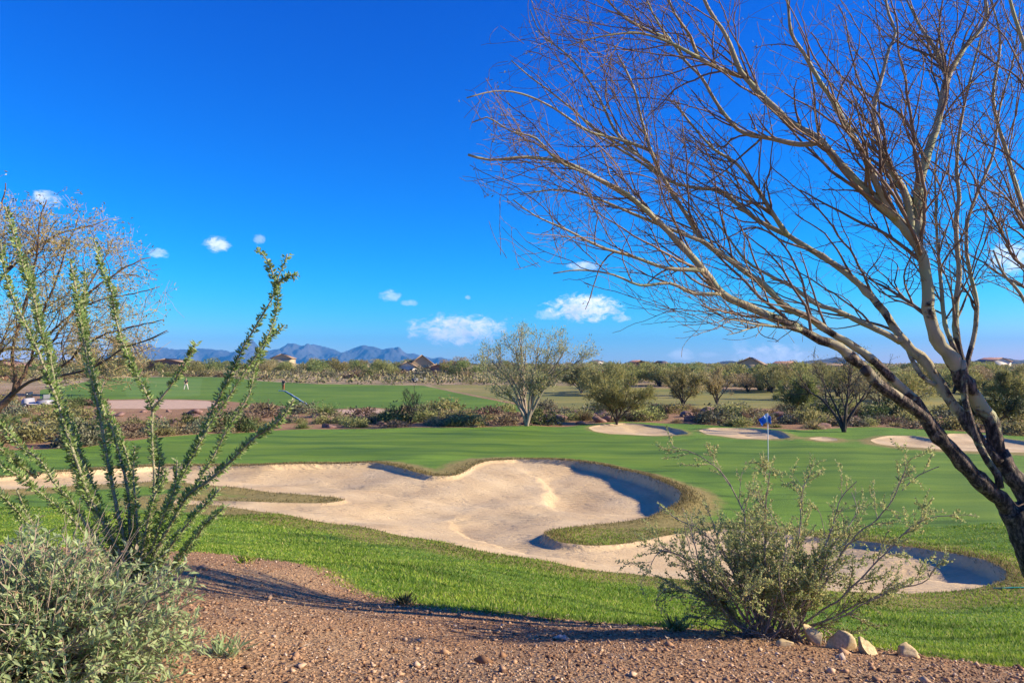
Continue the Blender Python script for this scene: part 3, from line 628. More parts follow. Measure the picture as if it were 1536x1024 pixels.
# ------------------------------------------------------------------ ocotillo
def ocotillo():
    bx, by = at(205, 700, 5.2)[0], 5.2; root = empty('ocotillo', (bx, by, gz(bx, by)), 'tall leafy ocotillo with many spiny stems fanning out from one base', 'plant')
    base = (205, 905)
    ST = [ # (depth at tip, width factor, pixel points from tip down to the base)
     (5.0, 1.0, [(7, 309), (28, 374), (42, 420), (52, 450), (60, 490), (75, 534), (84, 590), (97, 640), (106, 681), (125, 721), (144, 759), (165, 800), (190, 850)]),
     (5.4, 1.0, [(40, 390), (50, 434), (62, 490), (78, 540), (93, 600), (112, 660), (132, 715), (150, 765), (180, 830)]),
     (4.9, 1.05, [(0, 359), (9, 415), (28, 465), (47, 505), (65, 546), (88, 610), (104, 660), (130, 735), (160, 800)]),
     (5.3, 1.15, [(106, 393), (114, 434), (123, 490), (131, 540), (141, 587), (150, 627), (156, 671), (166, 721), (178, 777), (192, 830)]),
     (5.5, 1.0, [(128, 406), (127, 459), (129, 510), (140, 560), (155, 610), (170, 650), (183, 690), (192, 730), (197, 790)]),
     (5.1, .85, [(141, 359), (150, 396), (166, 434), (175, 484), (187, 521), (200, 552), (215, 581), (228, 615), (227, 643), (228, 671), (231, 715), (226, 780), (214, 850)]),
     (5.0, .7, [(294, 515), (283, 537), (272, 556), (250, 587), (228, 615)]),
     (5.2, .9, [(386, 374), (400, 390), (412, 421), (409, 443), (394, 471), (369, 512), (350, 549), (344, 562), (312, 624), (300, 656), (272, 706), (250, 756), (225, 821)]),
     (5.15, .75, [(431, 381), (425, 398), (414, 424), (416, 452), (409, 487), (394, 521), (372, 552), (341, 599), (318, 634), (296, 676), (268, 730), (240, 790)]),
     (5.1, .6, [(447, 413), (432, 414), (417, 425)]),
     (5.3, .9, [(427, 487), (416, 498), (403, 509), (384, 549), (372, 596), (344, 640), (322, 681), (300, 718), (275, 752), (245, 810)]),
     (4.9, 1.15, [(441, 599), (422, 627), (400, 645), (378, 659), (344, 693), (312, 721), (281, 743), (256, 784), (231, 831)]),
     (4.75, .9, [(337, 759), (324, 772), (312, 781), (291, 809), (266, 840), (240, 880)]),
     (4.85, 1.1, [(330, 733), (300, 765), (272, 799), (244, 840), (225, 880)]),
     (4.8, 1.0, [(-8, 628), (14, 648), (31, 668), (62, 690), (84, 724), (109, 752), (132, 790), (165, 840)]),
     (4.6, .85, [(-10, 665), (10, 680), (30, 697), (56, 716)]),
     (4.6, .85, [(-10, 690), (20, 708), (44, 724), (78, 752), (109, 777), (150, 830)]),
     (4.6, .9, [(-6, 735), (25, 765), (47, 790), (90, 830)]),
     (4.7, .9, [(25, 735), (32, 752), (42, 772), (58, 795), (100, 850)]),
     (5.3, .9, [(203, 668), (200, 715), (203, 760), (206, 800), (206, 870)]),
     (5.2, .95, [(234, 655), (239, 690), (236, 720), (228, 770), (216, 840)]),
     (5.1, .95, [(252, 704), (243, 725), (234, 742), (222, 790), (212, 850)]),
     (5.5, .9, [(143, 585), (160, 615), (172, 640), (187, 680), (194, 715), (200, 770)]),
     (5.6, .85, [(102, 640), (112, 690), (118, 730), (140, 770), (175, 830)]),
     (5.0, .8, [(266, 690), (262, 735), (246, 775), (228, 830)])]
    for k, (dt, wf, px) in enumerate(ST):
        long = px[-1][1] > 745 or k in (15,)
        px = list(px)
        if long and k != 15: px.append((base[0] + (px[-1][0] - base[0]) * .35, base[1] - 5))
        q = np.array(px, float); L = np.concatenate([[0], np.cumsum(np.linalg.norm(np.diff(q, axis=0), axis=1))]); t = L / L[-1]
        db = 5.2 if long else (5.12 if k in (6, 9) else 4.8); dd = dt + (db - dt) * t
        if k == 6: dd = np.linspace(5.0, 5.14, len(t))
        W = np.array([at(a, b, d) for (a, b), d in zip(q, dd)]); P = spline(W, .02); P += np.cumsum(R.normal(0, .0008, P.shape), 0)
        n = len(P); r = np.linspace(.0055, .0135, n) * wf * (1 + .1 * np.sin(np.arange(n) * .9)); g = Geo(); tube(g, P, r, 6)
        T = nrm(np.gradient(P, axis=0))
        # spines
        m = int(n * 2.2); i = R.randint(0, n, m); ax = nrm(np.cross(T[i], R.normal(size=(m, 3))))
        for a, b in zip(P[i] + ax * r[i][:, None] * .8, ax): pass
        S = nrm(np.cross(ax, T[i])); A = P[i] + ax * r[i][:, None] * .8; w = .0012; tip = A + ax * R.uniform(.012, .026, m)[:, None]
        g.add(np.stack([A - S * w, A + S * w, tip], 1).reshape(-1, 3), [np.arange(3 * m).reshape(-1, 3)])
        st = g.build('stem', M['ocot'], root, True)
        den = 15; m = int(n * den); i = R.randint(0, n, m); 
        if k in (6, 5): i = i[(R.rand(m) < np.where((i > n * .62) & (i < n * .8), .25, 1.0))]
        i = i[R.rand(len(i)) < np.clip(.25 + i / (n * .06), 0, 1)]; gap = np.interp(np.arange(n), np.arange(0, n + 9, 5), R.uniform(.35, 1.3, len(np.arange(0, n + 9, 5)))); i = i[R.rand(len(i)) < gap[i] * np.clip(1.6 - i / n * 1.2, .3, 1)]; m = len(i)
        ax = nrm(np.cross(T[i], R.normal(size=(m, 3)))); up = -T[i]
        D = ax * .9 + up * R.uniform(-.1, .7, m)[:, None] + [0, 0, .2]
        g = Geo(); leaves(g, P[i] + ax * r[i][:, None] * .9 + R.normal(0, .003, (m, 3)), D, R.uniform(.016, .048, m) * (.8 + .2 * wf), R.uniform(.009, .020, m))
        lf = mesh_obj('foliage', shift(g.verts(), root), g.polys(), M['ocot_leaf'], st)
ocotillo()

# ------------------------------------------------------------------ brittlebush, lower left
def brittlebush():
    rng = np.random.RandomState(3); d0 = 3.75; bx = at(52, 800, d0)[0]; z0 = gz(bx, d0)
    root = empty('brittlebush', (bx, d0, z0), 'dense grey green leafy bush in the lower left corner', 'bush')
    C = np.array([bx, d0, z0]); st, lf = Geo(), Geo(); tips = []
    n = 1700
    for _ in range(n):
        th = rng.uniform(0, 2 * math.pi); ph = math.acos(rng.uniform(.02, 1.0)); D = np.array([math.sin(ph) * math.cos(th), math.sin(ph) * math.sin(th), math.cos(ph)])
        Rr = np.array([.80, .72, .80]) * (1 + .10 * math.sin(3 * th + 1) * math.sin(2 * ph) + .06 * math.sin(7 * th) ) * rng.uniform(.60, 1.02)
        tip = C + D * Rr; tip[2] += .03 * rng.normal(); s = C + np.array([rng.normal(0, .10), rng.normal(0, .10), .02])
        mid = (s + tip) / 2 + rng.normal(0, .06, 3) - D * .03; P = spline([s, mid, tip], .12); tube(st, P, np.linspace(.006, .002, len(P)), 3, False)
        T = nrm(P[-1] - P[-2]); k = rng.randint(8, 14); tt = rng.uniform(.0, 1, k)
        base = tip - T * (.17 * tt)[:, None]; Dl = rng.normal(size=(k, 3)); Dl = nrm(Dl - T * (Dl @ T)[:, None]) * .85 + T * .55 + [0, 0, .15]
        leaves(lf, base, Dl, rng.uniform(.028, .066, k), rng.uniform(.010, .020, k), .3, rng, np.array([0, 0, 1.0]) + rng.normal(0, .5, (k, 3)))
    # dry flower stalks above the leaves
    for _ in range(46):
        th = rng.uniform(0, 2 * math.pi); D = np.array([.6 * math.cos(th), .5 * math.sin(th), 1]); s = C + np.array([.6 * math.cos(th) * rng.rand(), .5 * math.sin(th) * rng.rand(), .60])
        P, r = grow(s, D, rng.uniform(.15, .38), .002, .001, .06, .12, np.zeros(3), rng); tube(st, P, r, 3, False)
    st.build('branches', M['creo_wood'], root, False); lf.build('foliage', M['sage_leaf'], root)
brittlebush()

# ------------------------------------------------------------------ creosote bush
def creosote():
    rng = np.random.RandomState(8); d0 = 6.2; bx = at(1165, 800, d0)[0]; z0 = gz(bx, d0)
    root = empty('creosote_bush', (bx, d0, z0), 'airy olive creosote bush with small leaves between gravel and lawn', 'bush')
    C = np.array([bx, d0, z0 - .03]); wood, lf, dk = Geo(), Geo(), Geo(); par = []
    traced = [[(1150, 960), (1120, 870), (1118, 800), (1113, 757), (1082, 705), (1040, 678), (1006, 668)], [(1155, 962), (1150, 860), (1152, 760), (1158, 700), (1155, 690)],
      [(1165, 962), (1190, 870), (1203, 800), (1207, 765), (1213, 728), (1222, 712)], [(1170, 960), (1240, 870), (1285, 800), (1322, 775), (1352, 735), (1372, 690), (1378, 684)],
      [(1352, 735), (1378, 712), (1408, 698)], [(1175, 958), (1270, 890), (1330, 835), (1365, 800), (1400, 782), (1440, 778)], [(1160, 960), (1215, 880), (1250, 800), (1265, 745), (1290, 718)],
      [(1145, 962), (1080, 880), (1030, 845), (990, 828), (972, 850)], [(1140, 962), (1060, 900), (1010, 880), (985, 900)], [(1165, 960), (1225, 850), (1282, 775), (1278, 740)],
      [(1150, 960), (1090, 850), (1050, 800), (1010, 780), (985, 765)], [(1155, 960), (1175, 860), (1170, 800), (1140, 745)], [(1180, 958), (1290, 905), (1340, 885), (1380, 875), (1400, 850)],
      [(1140, 960), (1085, 910), (1050, 860), (1035, 800), (1020, 760)]]
    for i, t in enumerate(traced):
        da = d0; db = d0 + rng.uniform(-.55, .55); 
        if i == 4: da = db0; db = db0 - .1
        q = np.array(t, float); s = np.linspace(0, 1, len(q)); P = spline([at(a, b, da + (db - da) * k) for (a, b), k in zip(q, s)], .06); P += np.cumsum(rng.normal(0, .004, P.shape), 0)
        par.append((P, np.linspace(.0045 if i == 4 else .011, .0032, len(P))))
        if i == 3: db0 = da + (db - da) * 4 / 6
    for _ in range(38):
        th = rng.uniform(0, 2 * math.pi); lean = rng.uniform(.35, 1.7); D = np.array([math.cos(th) * lean, math.sin(th) * lean * .75, 1.0]); L = rng.uniform(.6, 1.2) * (1.05 if abs(math.cos(th)) > .5 else .85)
        par.append(grow(C + np.array([rng.normal(-.05, .16), rng.normal(0, .09), 0]), D, L, rng.uniform(.007, .012), .003, .07, .10, np.array([0, 0, .5]), rng))
    l1 = children(par, .072, (.16, .52), (20, 55), .6, .0022, .05, .13, np.array([0, 0, .8]), .30, None, None, .5, .5, rng)
    l2 = children(l1, .066, (.06, .22), (20, 55), .65, .0014, .035, .15, np.array([0, 0, .5]), .15, None, None, .6, .3, rng)
    for P, r in par: tube(wood, P, r, 5, False)
    for P, r in l1: tube(wood, P, r, 4, False)
    for P, r in l2: tube(wood, P, r, 3, False)
    # dead basal sticks
    for _ in range(80):
        th = rng.uniform(0, 2 * math.pi); D = np.array([math.cos(th) * 1.3, math.sin(th), rng.uniform(.1, 1.2)])
        P, r = grow(C + np.array([rng.normal(-.05, .22), rng.normal(-.1, .10), .03]), D, rng.uniform(.15, .5), .007, .003, .05, .16, np.zeros(3), rng); tube(wood, P, r, 4, False)
    for g, src, keep in ((lf, l1 + l2, .80),):
        for P, r in src:
            if rng.rand() > keep: continue
            L = np.linalg.norm(P[-1] - P[0]); k = max(6, int(L / .0058)); t = rng.uniform(.12, 1.05, k) * (len(P) - 1); i = np.minimum(t.astype(int), len(P) - 2); b = P[i] + (P[i + 1] - P[i]) * (t - i)[:, None]
            T = nrm(P[i + 1] - P[i]); D = rng.normal(size=(k, 3)) * .8 + T * .7 + [0, 0, .25]
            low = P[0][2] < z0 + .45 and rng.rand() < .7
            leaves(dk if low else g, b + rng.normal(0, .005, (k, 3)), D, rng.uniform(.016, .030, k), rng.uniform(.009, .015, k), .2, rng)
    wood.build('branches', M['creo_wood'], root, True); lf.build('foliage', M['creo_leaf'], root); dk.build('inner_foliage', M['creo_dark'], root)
    print('creosote', len(l1), len(l2))
creosote()

# ------------------------------------------------------------------ rocks
def rock_mesh(seed, sub=3, ang=.35):
    rng = np.random.RandomState(seed); import bmesh
    bm = bmesh.new(); bmesh.ops.create_icosphere(bm, subdivisions=sub, radius=1); V = np.array([v.co[:] for v in bm.verts]); Fx = np.array([[v.index for v in f.verts] for f in bm.faces]); bm.free()
    for _ in range(11):     # cut flat facets
        d = nrm(rng.normal(size=3)); h = rng.uniform(.30, .70); s = V @ d; V = V - np.maximum(s - h, 0)[:, None] * d
    V += rng.normal(0, .014, V.shape); return V, Fx
def rock(px, py, d, size, mat, label, seed, rz=0.0, name='rock', grp=None, sub=3):
    V, Fx = rock_mesh(seed, sub); x = at(px, py, d)[0]
    ca, sa = math.cos(rz), math.sin(rz); V = V * np.array(size) * 1.4; V = np.column_stack([V[:, 0] * ca - V[:, 1] * sa, V[:, 0] * sa + V[:, 1] * ca, V[:, 2]])
    o = mesh_obj(name, V, [Fx], M[mat]); o.location = (x, d, gz(x, d) + size[2] * .5); return tag(o, label, 'rock', grp)
RG = 'sandstone rocks by the creosote bush'
rock(1219, 968, 5.85, (.085, .07, .125), 'rock_tan', 'upright pale yellow rock under the creosote stems', 1, .3, 'rock', RG)
rock(1258, 985, 5.7, (.10, .07, .075), 'rock_tan', 'tilted tan rock with shadowed underside right of the creosote base', 2, -.5, 'rock', RG)
rock(1300, 998, 5.55, (.085, .06, .075), 'rock_tan', 'small pyramid shaped rock in the middle of the row', 4, .9, 'rock', RG)
rock(1360, 997, 5.6, (.10, .07, .065), 'rock_tan', 'split pale rock farthest right on the gravel', 6, .2, 'rock', RG)
rock(1180, 997, 5.6, (.055, .05, .03), 'rock_tan', 'flat greyish rock half buried before the creosote base', 5, .2, 'rock', RG)

for k, (px, d, lb) in enumerate(((372, 8.9, 'small green weed tuft on gravel right of the ocotillo'), (1012, 6.5, 'leafy dark green weed left of the creosote base'), (345, 4.6, 'pale weed sprig beside the grey green bush'), (610, 7.6, 'dry grass tuft at the gravel and lawn boundary'))):
    rng = np.random.RandomState(300 + k); g = Geo(); n = (60, 110, 70, 80)[k]; th = rng.uniform(0, 6.28, n); D = np.column_stack([np.cos(th), np.sin(th), rng.uniform(.4, 1.8, n)])
    leaves(g, np.column_stack([rng.normal(0, .05, n), rng.normal(0, .04, n), rng.uniform(0, .02, n)]), D, rng.uniform(.05, .16, n), rng.uniform(.008, .022, n), .2, rng)
    x = (px - 768) / F * d; o = mesh_obj('weed', g.verts(), g.polys(), M[('blade', 'creo_dark', 'sage_leaf', 'rimblade')[k]]); o.location = (x, d, gz(x, d)); tag(o, lb, 'weed', 'small weeds on the gravel')
# ------------------------------------------------------------------ mid distance trees
def crown_tree(name, px, py, d, top, left, right, leafm, trunkm, label, seed, nleaf=5000, llen=.16, lw=.035, ntrunk=5, spread=1.0, bot=.28, tr=.09, group=None, cloud=.0, droop=0.0, lay=1.0, wob=.2, cat='tree', parts=True):
    """multi stemmed desert tree: stems rise from the base into an uneven crown; all sizes from its real place"""
    rng = np.random.RandomState(seed); x = at(px, py, d)[0]; z0 = gz(x, d); H = (py - top) / F * d; wl = (px - left) / F * d; wr = (right - px) / F * d
    root = empty(name, (x, d, z0), label, cat, group); C = np.array([x, d, z0]); tk, lf = Geo(), Geo(); main = []
    for i in range(ntrunk):
        f = (i + .5) / ntrunk * 2 - 1 + rng.normal(0, .08); hx = f * (wr if f > 0 else wl) * rng.uniform(.75, 1.0) * spread; hy = rng.uniform(-1, 1) * (wl + wr) * .3
        top_ = C + np.array([hx, hy, H * rng.uniform(.72, .95) * (1 - .28 * f * f)]); mid = C + np.array([hx * .35, hy * .35, H * rng.uniform(.3, .4)])
        P = spline([C - [0, 0, .2], C + np.array([hx * .06, hy * .06, H * .10]), mid, top_], H * .05); P[2:] += np.cumsum(rng.normal(0, H * .004, P[2:].shape), 0)
        main.append((P, np.linspace(tr * rng.uniform(.75, 1.1), tr * .16, len(P))))
    inb = lambda p: True
    l1 = children(main, H * .045, (H * .16, H * .42), (22, 55), .6, .012, H * .04, .12, np.array([0, 0, .25 / H * 4 - droop]), .30, np.array([0, 0, .3]), inb, .35, .4, rng)
    l2 = children(l1, H * .04, (H * .06, H * .18), (25, 60), .6, .008, H * .03, .16, np.array([0, 0, .3 / H * 4 - droop * 2]), .2, None, inb, .5, .3, rng)
    def clip(lst):
        out = []
        for P, r in lst:
            e = P[-1] - C; ax = e[0] / (wr if e[0] > 0 else wl); az = (e[2] - H * .55) / (H * .48); ay = .8 * e[1] / ((wl + wr) * .5)
            if ax * ax + az * az * lay + ay * ay < 1.12 + rng.normal(0, wob * .5) and e[2] > H * bot * rng.uniform(.5, 1): out.append((P, r))
        return out
    l1, l2 = clip(l1), clip(l2)
    for P, r in main: tube(tk, P, r, 7)
    for P, r in l1: tube(tk, P, r, 4, False)
    for P, r in l2: tube(tk, P, r, 3, False)
    src = l2 + l1
    if src and nleaf:
        S = [P[rng.randint(len(P) // 3, len(P))] for P, r in [src[k] for k in rng.randint(0, len(src), nleaf)]]
        S = np.array(S) + rng.normal(0, H * .018, (nleaf, 3)); out = nrm(S - (C + [0, 0, H * .3])); D = rng.normal(size=(nleaf, 3)) * .8 + out * .7 + [0, 0, .5 - droop * 3]
        leaves(lf, S, D, rng.uniform(.6, 1.3, nleaf) * llen, rng.uniform(.7, 1.3, nleaf) * lw, .2, rng)
    tk.build('trunk', M[trunkm], root, True)
    if nleaf: lf.build('crown', M[leafm], root)
    return root
crown_tree('ironwood_tree', 790, 638, 48.5, 486, 700, 897, 'pale_leaf', 'trunk_pale', 'pale many stemmed tree standing alone behind the putting green', 21, 10000, .16, .045, 9, .95, .34, .13, lay=.9)
crown_tree('mesquite_tree', 1266, 645, 44.5, 508, 1172, 1385, 'olive_leaf', 'trunk_dark', 'nearly bare dark tree forking low beside the far bunkers', 22, 1500, .12, .03, 5, 1.0, .30, .11)
crown_tree('palo_verde_bush', 925, 631, 52, 558, 876, 985, 'olive_leaf', 'trunk_dark', 'round green bushy tree right of the pale many stemmed tree', 23, 7500, .30, .035, 6, 1.0, .18, .07)
crown_tree('small_desert_tree', 1025, 613, 72, 556, 985, 1066, 'olive_leaf', 'trunk_dark', 'small spreading tree with dark fork left of the flag', 24, 3800, .32, .05, 5, 1.0, .35, .10)
crown_tree('small_desert_tree', 1075, 611, 76, 560, 1046, 1116, 'straw_leaf', 'trunk_dark', 'small umbrella shaped tree with V trunk just left of the flag', 25, 3200, .32, .05, 4, 1.0, .42, .11)
crown_tree('sapling', 616, 640, 50, 582, 597, 636, 'purple', 'trunk_dark', 'thin bare grey sapling rising before the far fairway', 26, 500, .10, .02, 4, .9, .2, .03)
crown_tree('small_desert_tree', 1321, 628, 62, 575, 1290, 1352, 'straw_leaf', 'trunk_dark', 'slender twiggy little tree behind the leaning limbs', 27, 700, .2, .03, 5, 1.0, .3, .06)
crown_tree('palo_verde_bush', 1195, 622, 56, 560, 1150, 1235, 'green_leaf', 'trunk_dark', 'drooping green tree right behind the flag', 28, 5200, .34, .035, 6, 1.0, .15, .06, droop=.05)
crown_tree('palo_verde_bush', 1513, 612, 66, 553, 1455, 1590, 'olive_leaf', 'trunk_dark', 'broad olive tree at the right edge beyond the bunker', 29, 7000, .34, .05, 6, 1.0, .2, .09)
crown_tree('palo_verde_bush', 1375, 612, 84, 562, 1330, 1425, 'olive_leaf', 'trunk_dark', 'grey green tree seen between the leaning limbs', 30, 4500, .4, .05, 6, 1.0, .2, .09)
crown_tree('dark_shrub', 1490, 640, 50, 596, 1425, 1560, 'darkgreen', 'trunk_dark', 'wide dark green shrub behind the rightmost far bunker', 31, 5200, .22, .07, 9, 1.1, .05, .05, lay=.7, cat='bush')
crown_tree('palo_verde_bush', 150, 588, 95, 500, 85, 225, 'gold_leaf', 'trunk_pale', 'golden yellow twiggy tree behind the ocotillo', 32, 8000, .5, .05, 7, 1.0, .12, .10)
crown_tree('palo_verde_bush', 872, 606, 100, 563, 828, 918, 'gold_leaf', 'trunk_pale', 'straw coloured tree mass just right of the pale tree', 33, 6500, .45, .06, 8, 1.0, .1, .08)

# left background tree with traced limbs
def left_tree():
    d0 = 19.0; bx = at(-95, 700, d0)[0]; root = empty('twiggy_tree', (bx, d0, gz(bx, d0)), 'wide twiggy tree with sparse golden leaves behind the ocotillo at far left', 'tree')
    LM = [(19, 19, .16, .08, [(-95, 780), (-60, 690), (-20, 635), (0, 610), (20, 590)]),
     (19, 18, .05, .012, [(20, 592), (24, 570), (19, 545), (20, 520), (30, 480), (45, 430), (55, 380), (60, 330), (70, 300)]),
     (19, 20, .05, .012, [(20, 590), (37, 560), (47, 538), (70, 520), (95, 490), (120, 450), (150, 400), (170, 360)]),
     (19, 18, .045, .012, [(15, 596), (45, 572), (66, 565), (100, 545), (125, 520), (160, 500), (200, 490), (245, 480)]),
     (19, 20, .045, .012, [(-40, 660), (-30, 580), (-10, 535), (20, 523), (45, 522), (75, 500), (110, 470), (150, 450), (200, 440), (240, 430)]),
     (19, 18, .05, .012, [(-60, 690), (-60, 560), (-40, 460), (-20, 380), (0, 320), (10, 275)]),
     (19, 20, .04, .012, [(-40, 460), (0, 420), (40, 380), (90, 350), (130, 340), (160, 330)]),
     (19.5, 19, .035, .012, [(47, 538), (60, 480), (85, 420), (100, 370), (120, 325)]),
     (18, 17.5, .035, .012, [(66, 565), (110, 560), (150, 545), (190, 520), (220, 510), (250, 495)]),
     (19, 19.5, .03, .012, [(120, 450), (160, 420), (200, 395), (225, 385)])]
    tk, par = Geo(), []
    for da, db, ra, rb, px in LM:
        q = np.array(px, float); t = np.linspace(0, 1, len(q)); W = np.array([[*at(a, b, da + (db - da) * k), ra + (rb - ra) * k] for (a, b), k in zip(q, t)])
        S = spline(W, .15); P = S[:, :3] + R.normal(0, .012, (len(S), 3)); tube(tk, P, S[:, 3], 8); par.append((P, S[:, 3]))
    def ok(p):
        X = 768 + F * p[0] / p[1]; Y = 548 - F * (p[2] - CAMZ) / p[1]
        return Y < 585 and ((X + 5) / 250) ** 2 + ((Y - 475) / 208) ** 2 < 1.0 + R.normal(0, .13)
    l1 = children(par[1:], .17, (.7, 2.2), (25, 60), .5, .008, .16, .15, np.array([.05, 0, .10]), .2, None, ok, .4, .4)
    l2 = children(l1, .19, (.4, 1.1), (25, 60), .6, .005, .12, .2, np.array([0, 0, .05]), .15, None, ok, .5, .4)
    l3 = children(l2, .17, (.2, .6), (25, 65), .6, .0045, .1, .25, np.array([0, 0, -.05]), .15, None, ok, .7, .3)
    l1, l2, l3 = [[b for b in l if ok(b[0][-1])] for l in (l1, l2, l3)]
    tw = Geo()
    for P, r in l1: tube(tk, P, r, 5, False)
    for P, r in l2: tube(tw, P, r, 4, False)
    for P, r in l3: tube(tw, P, np.maximum(r, .0045), 3, False)
    tk.build('trunk', M['trunk_red'], root, True); tw.build('twigs', M['twig_back'], root, True)
    S = np.concatenate([P[len(P) // 2:] for P, r in l3]); S = np.repeat(S[R.rand(len(S)) < .8], 2, 0); g = Geo()
    S = S + R.normal(0, .07, S.shape); leaves(g, S, R.normal(size=S.shape) + [0, 0, .2], R.uniform(.05, .12, len(S)), R.uniform(.022, .042, len(S)))
    g.build('foliage', M['gold_leaf'], root); print('left tree', len(l1), len(l2), len(l3))
left_tree()

# ------------------------------------------------------------------ shrubs, far trees: prototypes then copies
def shrub_mesh(kind, seed):
    rng = np.random.RandomState(seed); g = Geo()
    n = {'mound': 620, 'spiky': 340, 'wispy': 420, 'low': 420}[kind]
    th = rng.uniform(0, 2 * math.pi, n); cz = rng.uniform(.0, 1, n); rad = np.sqrt(1 - cz ** 2); lob = 1 + .22 * np.sin(3 * th + seed) + .14 * np.sin(5 * th + 2 * seed) + .12 * np.sin(9 * cz + seed)
    rr = rng.uniform(.45, 1.0, n) ** .5 * lob
    S = np.column_stack([np.cos(th) * rad * rr, np.sin(th) * rad * rr, cz * rr * (.62 if kind == 'low' else .95)])
    if kind in ('mound', 'low'):
        D = nrm(S) * .6 + rng.normal(size=(n, 3)) * .8; leaves(g, S * .92, D, rng.uniform(.10, .24, n), rng.uniform(.06, .12, n), .2, rng)
    else:
        B = S * np.array([.12, .12, 0.0]); k = rng.uniform(.55, 1.0, n)[:, None]; e = S * k * 1.05
        leaves(g, B + (e - B) * rng.uniform(.1, .5, n)[:, None], e - B + rng.normal(0, .12, (n, 3)), rng.uniform(.3, .6, n), rng.uniform(.015, .035, n) * (1.2 if kind == 'spiky' else .9), .2, rng)
        if kind == 'wispy': leaves(g, S[:200], rng.normal(size=(200, 3)), rng.uniform(.06, .14, 200), rng.uniform(.04, .07, 200), .2, rng)
    for _ in range(9):
        a = rng.uniform(0, 6.28); tube(g, [[0, 0, 0], [.2 * math.cos(a), .2 * math.sin(a), .3], [.5 * math.cos(a), .5 * math.sin(a), .62]], [.02, .014, .006], 3, False)
    return g
def far_tree_mesh(seed, form):
    rng = np.random.RandomState(seed); lf, tk = Geo(), Geo(); nl = rng.randint(6, 10); 
    for i in range(nl):
        a = rng.uniform(0, 6.28); c = np.array([math.cos(a) * rng.uniform(.2, .75), math.sin(a) * rng.uniform(.2, .75), rng.uniform(.34, .82) if form != 'low' else rng.uniform(.2, .7)]); s = rng.uniform(.25, .45)
        k = 260; d = nrm(rng.normal(size=(k, 3))) * (rng.uniform(.3, 1, k) ** .4)[:, None] * np.array([s, s, s * .72]); S = c + d
        D = rng.normal(size=(k, 3)) * .7 + nrm(d) * .5 + [0, 0, .6]; L = rng.uniform(.05, .13, k) * (1.5 if form == 'wisp' else 1); leaves(lf, S, D, L, L * (.16 if form == 'wisp' else .42), .2, rng)
        tube(tk, spline([[0, 0, -.05], [c[0] * .2, c[1] * .2, c[2] * .4], c], .15), np.linspace(.035, .01, len(spline([[0, 0, -.05], [c[0] * .2, c[1] * .2, c[2] * .4], c], .15))), 5, False)
    g = Geo(); V1 = lf.verts(); P1 = lf.polys(); V2 = tk.verts(); P2 = tk.polys()
    return np.vstack([V1, V2]), [*P1, *[p + len(V1) for p in P2]], np.concatenate([np.zeros(sum(len(p) for p in P1)), np.ones(sum(len(p) for p in P2))])
ORD = 'first second third fourth fifth sixth seventh eighth ninth tenth eleventh twelfth thirteenth fourteenth fifteenth sixteenth seventeenth eighteenth nineteenth twentieth'.split()
ORD += ['twenty ' + o for o in ORD[:9]] + ['thirtieth'] + ['thirty ' + o for o in ORD[:9]] + ['fortieth']
def ordinal_labels(items, zones, noun_of):
    """items: (obj, px, kindphrase). One label per thing: its kind, and its turn from the left between two landmarks"""
    by = {}
    for o, px, kp in items:
        z = next((k for k, (lim, _) in enumerate(zones) if px < lim), len(zones) - 1); by.setdefault((z, kp), []).append((px, o))
    for (z, kp), lst in by.items():
        lst.sort(key=lambda t: t[0]); ph = zones[z][1]
        for k, (px, o) in enumerate(lst):
            o['label'] = f"{kp} {ph}" if len(lst) == 1 else (f"leftmost {kp} {ph}" if k == 0 else f"rightmost {kp} {ph}" if k == len(lst) - 1 else f"{ORD[k] if k < len(ORD) else 'later'} {kp} from left {ph}")
KIND = [('mound', 'sagegrey', 'grey sage mound'), ('mound', 'olive_leaf', 'olive leafy shrub'), ('mound', 'darkgreen', 'dark green shrub'), ('low', 'purple', 'brown dry shrub'), ('spiky', 'straw_leaf', 'straw coloured spiky shrub'), ('wispy', 'purple', 'bare brown twiggy shrub'), ('wispy', 'green_leaf', 'green wispy shrub'), ('low', 'sagegrey', 'low grey sage')]
PROTO = []
for kd, mt, ph in KIND:
    PROTO.append([]) 
    for v in range(2):
        g = shrub_mesh(kd, 40 + len(PROTO) * 3 + v); PROTO[-1].append((g.verts(), g.polys(), mt))
proto_me = {}
def place(key, maker, loc, scale, rz, name, cat, group):
    if key not in proto_me:
        o = maker(); proto_me[key] = o.data
    else:
        o = bpy.data.objects.new(name, proto_me[key]); COL.objects.link(o)
    o.location = loc; o.scale = scale; o.rotation_euler = (0, 0, rz); return tag(o, None, cat, group)
rngS = np.random.RandomState(77)
band, bandrocks = [], []
def in_reg(x, y): return any(inside(np.array([[x, y]]), REG[k])[0] for k in ('lawn', 'fairway', 'dormant', 'tee', 'path', 'path2'))
def shrub(px, d, size, k, group, store):
    x = (px - 768) / F * d
    if in_reg(x, d): return
    if store is band and 150 < px < 345:
        d = 38 + (d - 38) * .45; x = (px - 768) / F * d; size = min(size, .75)
        if in_reg(x, d): return
    v = rngS.randint(2); V, Pl, mt = PROTO[k][v]; s = size * rngS.uniform(.85, 1.15); nm = KIND[k][2].replace(' ', '_')
    o = place(('s', k, v), lambda: mesh_obj(nm, V, Pl, M[mt]), (x, d, gz(x, d) - .05), (s * rngS.uniform(.85, 1.3), s * rngS.uniform(.85, 1.2), s * rngS.uniform(.75, 1.1)), rngS.uniform(0, 6.28), nm, 'shrub', group)
    store.append((o, px, KIND[k][2])); return o
w = np.array([.11, .18, .10, .21, .13, .09, .12, .06]); w /= w.sum()
LIMPX = np.arange(-140, 1661, 30); LIMD = []
